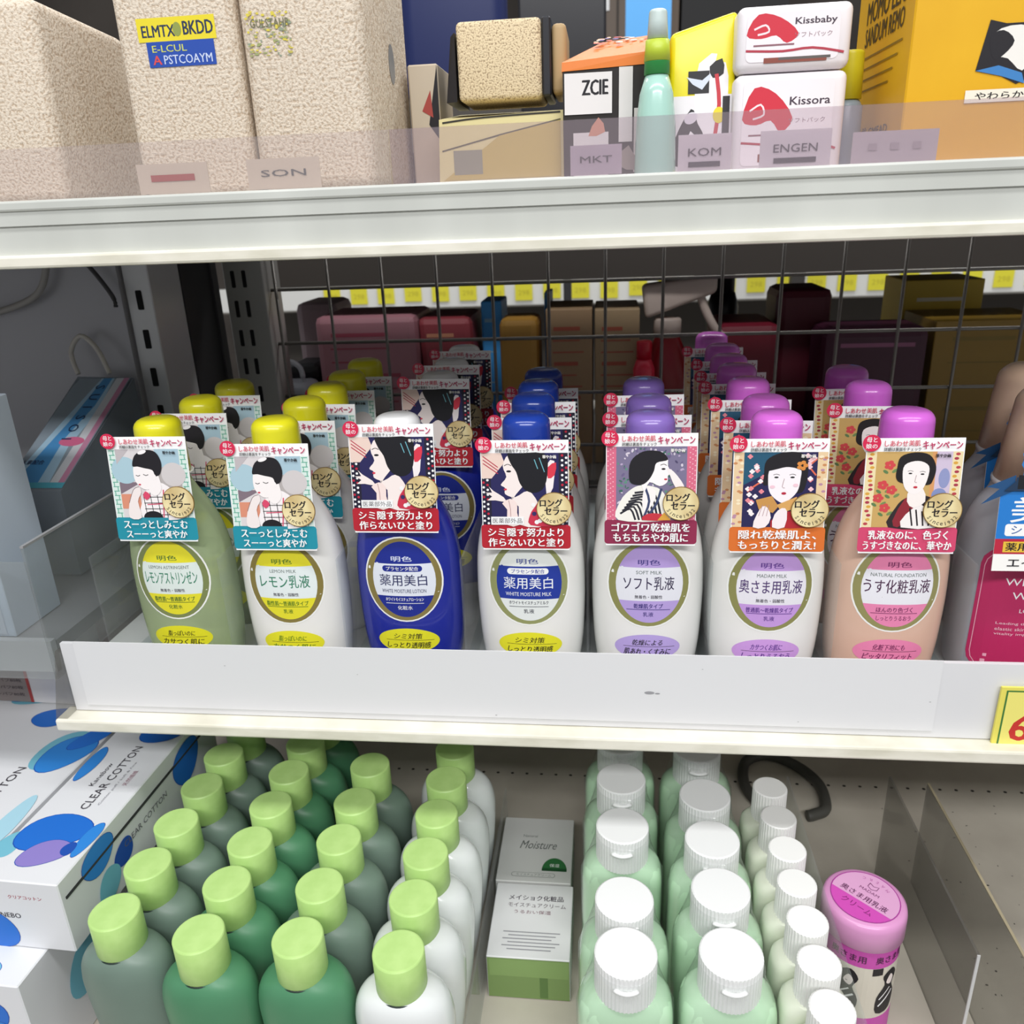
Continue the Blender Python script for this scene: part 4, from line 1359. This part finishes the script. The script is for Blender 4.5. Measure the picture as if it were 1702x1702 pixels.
t = thing('textured_carton', 'beige textured soft carton with sagging top at the upper left corner', 'carton', (-.372, .490, ZU), 0, 'beige textured cartons on the upper shelf')
b = hexa([(-.06, 0, 0), (.052, 0, 0), (.056, .090, 0), (-.06, .090, 0), (-.06, 0, .112), (.056, 0, .108), (.060, .090, .100), (-.06, .090, .104)])
bmesh.ops.bevel(b, geom=list(b.edges), offset=.007, segments=4, affect='EDGES', profile=.5)
obj('carton', b, beige, t, True)
t = sack('beige textured carton with a yellow and blue sticker', -.2700, -.2008, .488, .60, .455)
a = Art()
a.rect(-21, 80.5, 24, 92, M('#e6d42a')).rect(-17, 68, 22, 80.5, M('#1f4aa8'))
nv = M('#20304f')
a.text('ELMTX', -9, 85.5, 5.6, nv, 19, .02).text('BKDD', 14, 86.3, 6.4, nv, 17, .02)
a.ell(2, 86, 2.4, 3.4, M('#8f9a4a')).text('E-LCUL', -4, 77, 3.4, M('#c9cf6a'), 20, .01).text('A', -12, 71.5, 4.4, M('#d84a4a'), 5, .02).text('PSTCOAYM', 6, 71.5, 4.4, M('#c6d2ee'), 28, .01)
a.build('sticker', fbox(0, -.0003, 0), t)
t = sack('tall beige textured carton with a worn faded yellow sticker', -.1992, -.1300, .488, .60, .455, .009)
a = Art()
rnd = random.Random(4)
for k in range(120):
    x, y = rnd.uniform(-29, -5), rnd.uniform(70, 92)
    a.ell(x, y, rnd.uniform(.4, 1.5), rnd.uniform(.3, .7), M(('#d8c84a', '#bfb45a', '#9aa26a', '#8f9a86')[0 if y > 88 else rnd.randrange(4)]), 6, L=1 + k % 3)
a.L = 4
a.text('GULSTAHR', -16, 86, 4, M('#6f6e52'), 22, .01)
a.build('worn_sticker', fbox(0, -.0003, 0), t)
a = Art()
a.ell(62, 72, 7, 11, M('#8f8f90'))
a.build('side_mark', plane((.0348, 0, 0), (0, 1, 0), (0, 0, 1)), t)

# cube on a cream carton
t = thing('cream_carton', 'cream yellow carton lying under the speckled cube on the upper shelf', 'carton', (-.0645, .548, ZU))
obj('carton', hexa([(-.040, 0, 0), (.040, 0, 0), (.040, .075, 0), (-.040, .075, 0), (-.038, 0, .040), (.039, 0, .042), (.037, .072, .049), (-.036, .072, .049)]), M('#d8cc96', .6), t)
a = Art()
a.poly([(-37, 5), (0, 30), (37, 37), (37, 5)], M('#c2ac5e')).stroke([(-37, 22), (0, 30), (37, 37)], .8, M('#5a5338'), 0).stroke([(-36, 38), (-10, 40), (37, 41)], 1.0, M('#2c2922'), 3).rect(-30, 8, -12, 22, M('#8f8d7a'))
a.build('print', fbox(0, -.0002, 0), t)
t = thing('textured_cube', 'small speckled tan cube with black edges sitting on the cream carton', 'cube box', (-.065, .558, .3535))
obj('cube', box(-.026, .026, 0, .055, 0, .0438, .003, 3), beige2, t, True)
obj('black_edge', box(.0263, .0318, .001, .053, .001, .044, .001, 1), M('#25262c', .4), t)
obj('dark_flap', hexa([(-.034, .002, 0), (-.027, .0, 0), (-.027, .05, 0), (-.034, .05, 0), (-.0295, .002, .036), (-.0268, .0, .038), (-.0268, .05, .038), (-.0295, .05, .036)]), M('#1d1c20', .4), t)
obj('tan_side', box(.0320, .041, .004, .052, .002, .0405, .003, 3), M('#b0946a', .6), t, True)
t = thing('small_carton', 'pale pinkish carton squeezed between the tall beige carton and the cube', 'carton', (-.116, .575, ZU))
obj('carton', box(-.010, .0095, 0, .05, 0, .075, .001, 1), M('#c9bba6', .6), t)
a = Art()
a.poly([(2, 40), (9, 74), (9, 30)], INK).poly([(-2, 48), (4, 60), (5, 44)], M('#a8443c'))
a.build('print', fbox(0, -.0002, 0), t)

# orange topped pack
t = thing('snack_pack', 'black and white pack with sloping orange top on the upper shelf', 'pack', (.0035, .540, ZU))
obj('pack_body', hexa([(-.029, 0, 0), (.0305, 0, 0), (.0305, .04, 0), (-.029, .04, 0), (-.029, 0, .061), (.0305, 0, .063), (.0305, .04, .063), (-.029, .04, .061)]), M('#26211f', .4), t)
obj('orange_top', hexa([(-.0295, -.0005, .0612), (.031, -.0005, .0632), (.031, .04, .0634), (-.0295, .04, .0614), (-.0293, 0, .066), (.031, -.0003, .070), (.031, .030, .083), (-.006, .030, .080)]), M('#dd7a2c', .45), t)
a = Art()
a.rect(-28, 38, 0, 60, M('#e2dedd')).text('ZCIE', -10, 52, 8, INK, 15, .03).rect(-23, 4, -2, 28, M('#d6d2d2')).text('KMIN', -11, 7, 3.4, INK, 12, .02).poly([(-14, 26), (-8, 36), (-4, 28)], M('#c98a72'), 2)
a.rect(4, 22, 12, 62, M('#d9d6d4')).rect(13, 5, 18, 40, M('#cfcac6')).poly([(2, 10), (10, 20), (16, 6)], M('#9a8f88'), 2).rect(20, 20, 27, 58, M('#c9c2bc'))
a.build('print', fbox(0, -.0006, 0), t)
a = Art()
rnd = random.Random(8)
for k in range(26):
    a.ell(rnd.uniform(-10, 26), rnd.uniform(16, 34), rnd.uniform(1, 3), rnd.uniform(.8, 1.8), M(('#efb48a', '#d8482c', '#f3d9c4', '#6a4a8a')[k % 4]), 10, L=1 + k)
a.build('top_print', plane((.0, .0, .0704), (1, 0, 0), (0, .92, .36)), t)

# mint bottle
t = thing('spray_bottle', 'mint clear bottle with green and yellow neck band on the upper shelf', 'bottle', (.0285, .524, ZU))
obj('body', lathe([(.0115, .0), (.0120, .002), (.0112, .030), (.0095, .045), (.0065, .0545)], 36), M('#a9d2c6', .2, 0, .5, .3), t, True)
obj('neck_band', lathe([(.0072, .0548), (.0070, .061), (.0072, .0612)], 32), M('#2f9a4a', .4), t, True)
obj('yellow_band', lathe([(.0073, .0614), (.0066, .072), (.0055, .0722)], 32), M('#b9cc3a', .4), t, True)
obj('cap', lathe(rounded(.0058, .0724, .087, .002, .0050), 32), M('#c3d2cf', .3), t, True)

# yellow and white pouch
t = thing('pouch', 'yellow and white pouch with black ink figures beside the white packets', 'pouch', (.0555, .538, ZU))
b = hexa([(-.0195, -.004, 0), (.019, -.004, 0), (.019, .028, 0), (-.0195, .028, 0), (-.0185, .006, .078), (.019, .006, .088), (.019, .016, .088), (-.0185, .016, .078)])
bmesh.ops.bevel(b, geom=list(b.edges), offset=.003, segments=3, affect='EDGES', profile=.5)
obj('pouch_body', b, M('#e8d90e', .3), t, True)
mp = plane((0, -.0043, 0), (1, 0, 0), (0, .010, .083))
a = Art()
a.rect(-18, 4, 18, 45, M('#e6e2e6')).poly([(-2, 62), (12, 66), (15, 40), (8, 20), (0, 24), (-4, 40)], M('#ece8ec'), 2)
a.poly([(-17, 8), (-15, 22), (-6, 38), (-2, 30), (2, 22), (4, 6)], INK, 3).poly([(-10, 10), (-6, 26), (0, 14)], M('#ece8ec'), 3).ell(-6, 33, 4, 3, M('#d8d2dc'), rot=.5)
a.rect(-8, 46, 4, 58, INK).poly([(-9, 55), (0, 53), (6, 58), (0, 48)], M('#cfd6e6'), 2).poly([(4, 60), (11, 64), (12, 56), (6, 54)], INK, 2)
a.stroke([(8, 56), (10, 40), (8, 22), (6, 6)], 2.2, M('#c22c3a'), 3).ell(10, 34, 3.4, 4.4, M('#e2d022')).rect(12, 12, 16, 44, INK)
a.build('print', mp, t)

# white packets, stacked
def packet(label, loc, h, up):
    t = thing('tissue_packet', label, 'packet', loc, 0, 'white packets with red art')
    b = box(-.031, .031, 0, .05, 0, h, .0045, 4)
    obj('packet_body', b, M('#e9e4e8', .35), t, True)
    a = Art()
    pk = M('#e2ccd4')
    a.rect(-26, 5, 24, h * 1000 - 4, M('#efe9ee'), 3)
    a.poly([(-26, h * 560), (-20, h * 860), (-8, h * 800), (2, h * 560), (-4, h * 420), (-10, h * 540), (-18, h * 500)], M('#cf2f42'), 3)
    a.stroke([(-22, h * 640), (-16, h * 700), (-14, h * 600), (-20, h * 560)], 1, M('#f2dfe4'), 3)
    a.text('Kissbaby' if up else 'Kissora', 11, h * 720, 4.2, M('#463a48'), 22, .02).text('ソフトパック', 10, h * 530, 2.6, M('#9a7f8c'), 20)
    a.stroke([(-26, h * 330), (-6, h * 300), (10, h * 330), (27, h * 240)], 1.2, M('#b23a4c'), 3).stroke([(-22, h * 400), (0, h * 400)], .8, M('#8f5f6c'), 0)
    a.rect(-16, h * 130, 18, h * 210, M('#8a4a3e')).rect(-8, h * 170, 20, h * 210, M('#5f5a58'))
    a.build('print', fbox(0, -.0002, 0), t)
    return t


packet('lower white packet with red splash, under an identical packet on the upper shelf', (.1035, .528, ZU), .053, False)
packet('upper white packet with red splash, lying on another white packet', (.1035, .528, ZU + .0535), .033, True)
t = thing('small_bottle', 'slim grey blue bottle with yellow cap between white packets and yellow carton', 'bottle', (.143, .560, ZU))
obj('body', lathe([(.009, 0), (.0095, .002), (.0090, .036), (.0065, .040)], 28), M('#8f9fae', .3), t, True)
obj('cap', lathe(rounded(.0078, .0402, .066, .002, .0074), 28), M('#d8cf2a', .35), t, True)

# big yellow carton
yel = noisy('yellow_carton_print', '#dca510', '#e6b21c', 12, .4)
t = thing('yellow_carton', 'big yellow carton with a black and white picture at upper right', 'carton', (.157, .500, ZU))
obj('carton', box(0, .26, 0, .105, 0, .125, .0008, 1), yel, t)
a = Art()
a.poly([(33, 45), (37, 68), (45, 66), (60, 66), (75, 62), (92, 64), (96, 52), (88, 48), (70, 44), (54, 38), (46, 42)], INK, 0)
a.poly([(40, 62), (52, 65), (70, 60), (82, 60), (74, 54), (62, 52), (56, 44), (48, 50), (41, 52)], M('#eceae4'), 3)
a.poly([(38, 60), (44, 63), (50, 58), (46, 52), (41, 50)], INK, 3).ell(57, 57, 1.6, 1.9, INK).stroke([(60, 62), (68, 56), (62, 48)], 1.4, INK, 3)
a.poly([(33, 45), (46, 42), (58, 38), (56, 43), (44, 47)], M('#3a7fc0'), 0).poly([(70, 46), (88, 50), (80, 54)], M('#6aa3cf'), 2)
a.items = [([(x + .5, y) for x, y in v_], f_, m_, l_) for v_, f_, m_, l_ in a.items]
a.rect(30, 30, 100, 36, M('#efe9d8')).text('やわらか石鹸セット', 62, 33, 3.6, INK, 54, .02)
a.text('薬用石けん 6個入', 62, 91, 3, M('#4a3a10'), 44, .01)
a.build('front_print', fbox(0, -.0003, 0), t)
a = Art()
a.text('MOMO ELIC', -50, 88, 12, M('#4a3a10'), 70, .01).text('SANDUM REMO', -50, 75, 10, M('#4a3a10'), 70, .01)
for k in range(4): a.stroke([(-90, 64 - k * 6), (-14 - k * 6, 64 - k * 6)], 1.1, M('#8a6a14'), 0, L=4)
a.text('石鹸 CMFAD', -54, 22, 6, M('#4a3a10'), 60, .01)
a.build('side_print', plane((-.0003, 0, 0), (0, -1, 0), (0, 0, 1)), t)

# ================================================================== GOODS BEHIND THE GRID (other side of the gondola)
t = thing('gondola_shelf', 'dark grey brown shelf of the next aisle seen through the top of the grid', 'shelf', (0, .93, .214))
obj('board', box(-.42, 1.2, 0, .36, .0, .052), M('#48423d', .6), t)
t = thing('gondola_shelf', 'grey shelf behind the wire grid carrying the cartons of the next aisle', 'shelf', (0, .875, -.03))
obj('board', box(-.42, 1.2, 0, .40, 0, .030), M('#8a8680', .6), t)


def goods(name, label, cat, x0, x1, y, d, z1, col, lines=None, bev=.002, lcol='#a03a3a', lean=0, group='goods seen through the wire grid'):
    t = thing(name, label, cat, ((x0 + x1) / 2, y, .0003), 0, group)
    w_ = (x1 - x0) / 2
    z1 *= .925
    b = box(-w_, w_, 0, d, 0, z1, bev, 2)
    for v in b.verts: v.co.x += lean * v.co.z
    obj('carton' if bev < .004 else 'bag', b, M(col, .5), t)
    if lines:
        a = Art()
        W = w_ * 2000
        rnd = random.Random(len(label))
        for k in range(lines):
            v = z1 * 1000 * (.88 - .8 * k / lines)
            if k % 3 == 0: a.rect(-W * .34, v - 2.2, W * rnd.uniform(.1, .38), v + 2.2, M(lcol))
            else: a.stroke([(-W * .36, v), (W * rnd.uniform(.05, .38), v)], 1.6, M(lcol), 0)
        a.build('print', (lambda u, v, h: Vector((u + lean * v, -h - .0003, v))), t)
    return t


goods('refill_bag', 'pink bag with red print behind the grid, beside the dark silhouette at left', 'bag', -.340, -.218, .94, .10, .193, '#b07a84', 9, .008, '#a8485c')
goods('refill_bag', 'rose red bag behind the grid between pink bag and blue card', 'bag', -.214, -.150, .95, .09, .188, '#8f3a42', 3, .008, '#c98a6a', -.03)
goods('blue_carton', 'bright blue carton behind the grid above the silver capped bottles', 'carton', -.148, -.123, .985, .06, .202, '#4ab0ff', 4, .002, '#9ad0f4')
goods('tan_pouch', 'orange tan pouch behind the grid above the blue capped row', 'pouch', -.121, -.076, .935, .06, .186, '#b98a3c', 0, .008)
goods('blue_carton', 'thin blue carton edge behind the grid between the tan pouch and beige cartons', 'carton', -.076, -.068, 1.04, .05, .205, '#4a9fe4', 0, .001)
goods('beige_carton', 'beige carton with red lines behind the grid, left of its twin', 'carton', -.067, -.015, .935, .09, .196, '#a88a68', 11, .001, '#b05a44')
goods('beige_carton', 'beige carton with red lines behind the grid, beside the pump bottle', 'carton', -.012, .038, .938, .09, .194, '#ab9270', 11, .001, '#b05a44')
goods('maroon_bag', 'crimson bag behind the grid, left of the purple pouch', 'bag', .125, .196, .955, .10, .170, '#701428', 0, .010)
goods('maroon_bag', 'dark red bag with raised top behind the grid, in the middle of the red goods', 'bag', .199, .262, 1.00, .08, .205, '#5c1628', 0, .010)
goods('maroon_bag', 'purple maroon pouch behind the grid, right of the crimson bags', 'pouch', .235, .345, .92, .07, .168, '#42182e', 3, .010, '#8a5070')
goods('mustard_carton', 'mustard carton behind the grid at the far right', 'carton', .352, .470, .93, .10, .172, '#8a6c24', 5, .001, '#7a6420')
goods('mustard_carton', 'yellow carton with white lid edge behind the grid at right', 'carton', .360, .45, 1.06, .08, .205, '#d8b83a', 2, .001, '#f0e8d0')
goods('dark_bag', 'black triangular bag behind the grid left of the pink bag', 'bag', -.412, -.366, .96, .06, .130, '#17171a', 0, .010, '#000000', .18)
goods('pale_bag', 'greyish pink bag behind the grid next to the double slotted upright', 'bag', -.40, -.345, 1.04, .08, .200, '#a8949a', 0, .010)
t = thing('carry_pack', 'pale pack with white handle behind the grid above yellow capped bottles', 'pack', (-.375, .905, .0003), 0, 'goods seen through the wire grid')
obj('pack_body', box(-.034, .030, 0, .05, 0, .106, .008, 3), M('#b9bcc4', .3), t, True)
obj('handle', tube([(-.012, .02, .104), (-.010, .02, .124), (.006, .02, .130), (.018, .02, .122), (.020, .02, .104)], .0032, 8, smooth=4), M('#d0d2d8', .3), t, True)
# trigger sprays
def trigger(label, loc, col, hc):
    t = thing('trigger_bottle', label, 'bottle', loc, 0, 'trigger bottles behind the grid')
    obj('body', loft([(0, .026, .020), (.004, .029, .022), (.09, .029, .022), (.12, .020, .017), (.140, .012, .012)], 2.3, 36, 18), M(col, .3), t, True)
    obj('collar', lathe([(.0135, .140), (.0135, .158), (.012, .160)], 28), M(hc, .4), t, True)
    b = hexa([(-.022, -.011, .160), (.046, -.009, .186), (.046, .009, .186), (-.022, .011, .160), (-.026, -.012, .196), (.046, -.009, .206), (.046, .009, .206), (-.026, .012, .196)])
    bmesh.ops.bevel(b, geom=list(b.edges), offset=.005, segments=3, affect='EDGES', profile=.5)
    obj('spray_head', b, M(hc, .4), t, True)
    obj('trigger', tube([(.030, 0, .186), (.036, 0, .168), (.046, 0, .148), (.056, 0, .136)], .0042, 8, smooth=4), M(hc, .4), t, True)
    return t


trigger('red bottle with pale trigger spray head behind the grid', (.070, .955, .0003), '#8c1420', '#c2b2a8').scale = (1.15, 1.0, 1.04)
t = thing('pump_bottle', 'black bottle silhouette behind the grid right of the spray head', 'bottle', (.150, 1.10, .0003), 0, 'goods seen through the wire grid')
obj('body', lathe([(.018, 0), (.020, .003), (.020, .16), (.015, .178)], 28), M('#141416', .4), t, True)
obj('cap', lathe(rounded(.014, .1785, .216, .004), 28), M('#1b1b1e', .4), t, True)
for k, (x, z, c) in enumerate(((.055, .06, '#e0324c'), (.098, .05, '#d01c30'))):
    t = thing('red_bottle', 'small bright red bottle behind the grid, ' + ('below the spray head' if k == 0 else 'right of the spray bottle'), 'bottle', (x + .02 * k + (0 if k else -.012), .925, .0003), 0, 'goods seen through the wire grid')
    obj('body', lathe([(.011, 0), (.012, .002), (.012, .115), (.008, .126)], 24), M(c, .3), t, True)
    obj('cap', lathe(rounded(.0085, .1262, .146, .002), 24), M('#c81830', .3), t, True)

# far aisle: shelf with yellow price tags
t = thing('aisle_shelf', 'long white shelf of the far aisle lined with yellow price tags', 'shelf', (0, 2.4, .02))
obj('board', box(-1.2, 1.9, .006, .45, .0, .03), M('#a8a49c', .5), t)
obj('label_strip', box(-1.2, 1.9, 0, .006, .005, .072), M('#e6e6e2', .4), t)
t = thing('aisle_shelf', 'upper shelf of the far aisle above the yellow price tags', 'shelf', (0, 2.4, .44))
obj('board', box(-1.2, 1.9, .01, .45, 0, .05), M('#5f5a54', .6), t)
tag(obj('trim_2', box(-1.2, 1.9, 2.86, 2.88, -1.2, .62), M('#4f4a45', .7)), kind='structure')
ytag = M('#e6dd3a', .5)
first = None
for k in range(25):
    x = -.80 + k * .081
    lb = 'small yellow price tag on the far aisle shelf rail'
    if first is None:
        first = thing('price_tag', lb, 'price tag', (x, 2.397, .040), 0, 'yellow price tags on the far aisle rail')
        obj('card', box(-.025, .025, -.001, .001, 0, .046), ytag, first)
        a = Art()
        a.text('298', 0, 22, 14, M('#c9bd34'), 32)
        a.build('print', fbox(0, -.0012, 0), first)
    else:
        dup(first, (x, 2.397, .040 + random.uniform(-.003, .003)), 0, lb)
cols = ['#d8b23a', '#e8e2d8', '#c94a4a', '#3f8fd0', '#f0dca0', '#8fa6b8', '#e0c23c', '#d9d4cc', '#b8483c', '#e9e4dc']
words = ['yellow', 'cream white', 'red', 'blue', 'pale yellow', 'grey blue', 'golden', 'light grey', 'brick red', 'off white']
for k in range(20):
    x = -.85 + k * .125
    t = thing('far_carton', '%s carton on the far aisle shelf, number %d of the cartons above the tags' % (words[k % 10], k + 1), 'carton', (x, 2.46, .0503), 0, 'cartons on the far aisle shelf')
    t['label'] = '%s carton on the far aisle shelf above the yellow tags, %s half' % (words[k % 10], 'left' if k < 10 else 'right')
    obj('carton', box(-.055, .055, 0, .16, 0, random.uniform(.16, .30), .004, 1), M(cols[k % 10], .5), t)

# shop fixtures beyond the upper shelf
t = thing('display_cabinet', 'grey brown shop cabinet with a white strip beyond the upper shelf', 'cabinet', (-.02, 3.2, -1.2))
obj('cabinet_body', box(-.26, .20, 0, .4, .0, 2.6), M('#6a5d52', .6), t)
obj('white_strip', box(-.16, .03, -.004, 0, 2.10, 2.17), M('#eeeeee', .4), t)
obj('door_gap', box(.055, .062, -.003, 0, .0, 2.55), M('#3a332e', .7), t)
t = thing('poster', 'sky blue poster hanging beyond the upper shelf above the orange pack', 'poster', (.115, 2.6, .46))
obj('sheet', box(-.062, .062, 0, .003, 0, .46), M('#58a8e8', .5), t)
a = Art()
a.rect(-56, 60, 56, 190, M('#9ccdf0')).text('おすすめ', 0, 240, 34, WHITE, 90, .02)
for k in range(4): a.stroke([(-40, 80 + k * 26), (40 - k * 8, 80 + k * 26)], 5, M('#6fb0de'), 0, L=3)
a.build('print', fbox(0, -.0006, 0), t)
t = thing('dark_locker', 'black shop fixture beyond the yellow pouch and white packets', 'fixture', (.62, 3.3, -1.2))
obj('locker_body', box(-.36, .0, 0, .4, 0, 2.6), M('#131214', .6), t)
obj('frame_post', box(-.42, -.37, -.01, .1, 0, 2.6), M('#6a5a4c', .6), t)
t = thing('grey_fixture', 'dark grey sloped fixture top behind the white packets', 'fixture', (.33, 1.9, .30))
obj('fixture_body', hexa([(-.06, 0, 0), (.30, 0, 0), (.30, .3, 0), (-.06, .3, 0), (-.03, 0, .22), (.30, 0, .235), (.30, .3, .25), (-.03, .3, .24)]), M('#5c5854', .5), t)
obj('fixture_foot', box(.10, .13, .12, .15, -1.5, 0), M('#3c3936', .6), t)
t = thing('navy_bag', 'navy blue bag hanging beyond the speckled cube and tall beige carton', 'bag', (-.185, 1.15, .42))
b = box(-.075, .060, 0, .06, 0, .20, .02, 4)
obj('bag', b, M('#17255c', .5), t, True)
obj('hook_loop', tube([(-.02, .03, .198), (-.02, .03, .24), (.01, .03, .24), (.01, .03, .198)], .003, 8), M('#8a8a8c', .3, .5), t, True)
t = thing('dark_display', 'dark screen like panel standing behind the speckled cube', 'panel', (-.10, 1.6, .30))
obj('panel', box(-.05, .10, 0, .03, 0, .36, .004, 2), M('#26262c', .3), t)
obj('stand', box(.02, .035, .005, .025, -1.5, 0), M('#2f2f33', .5), t)
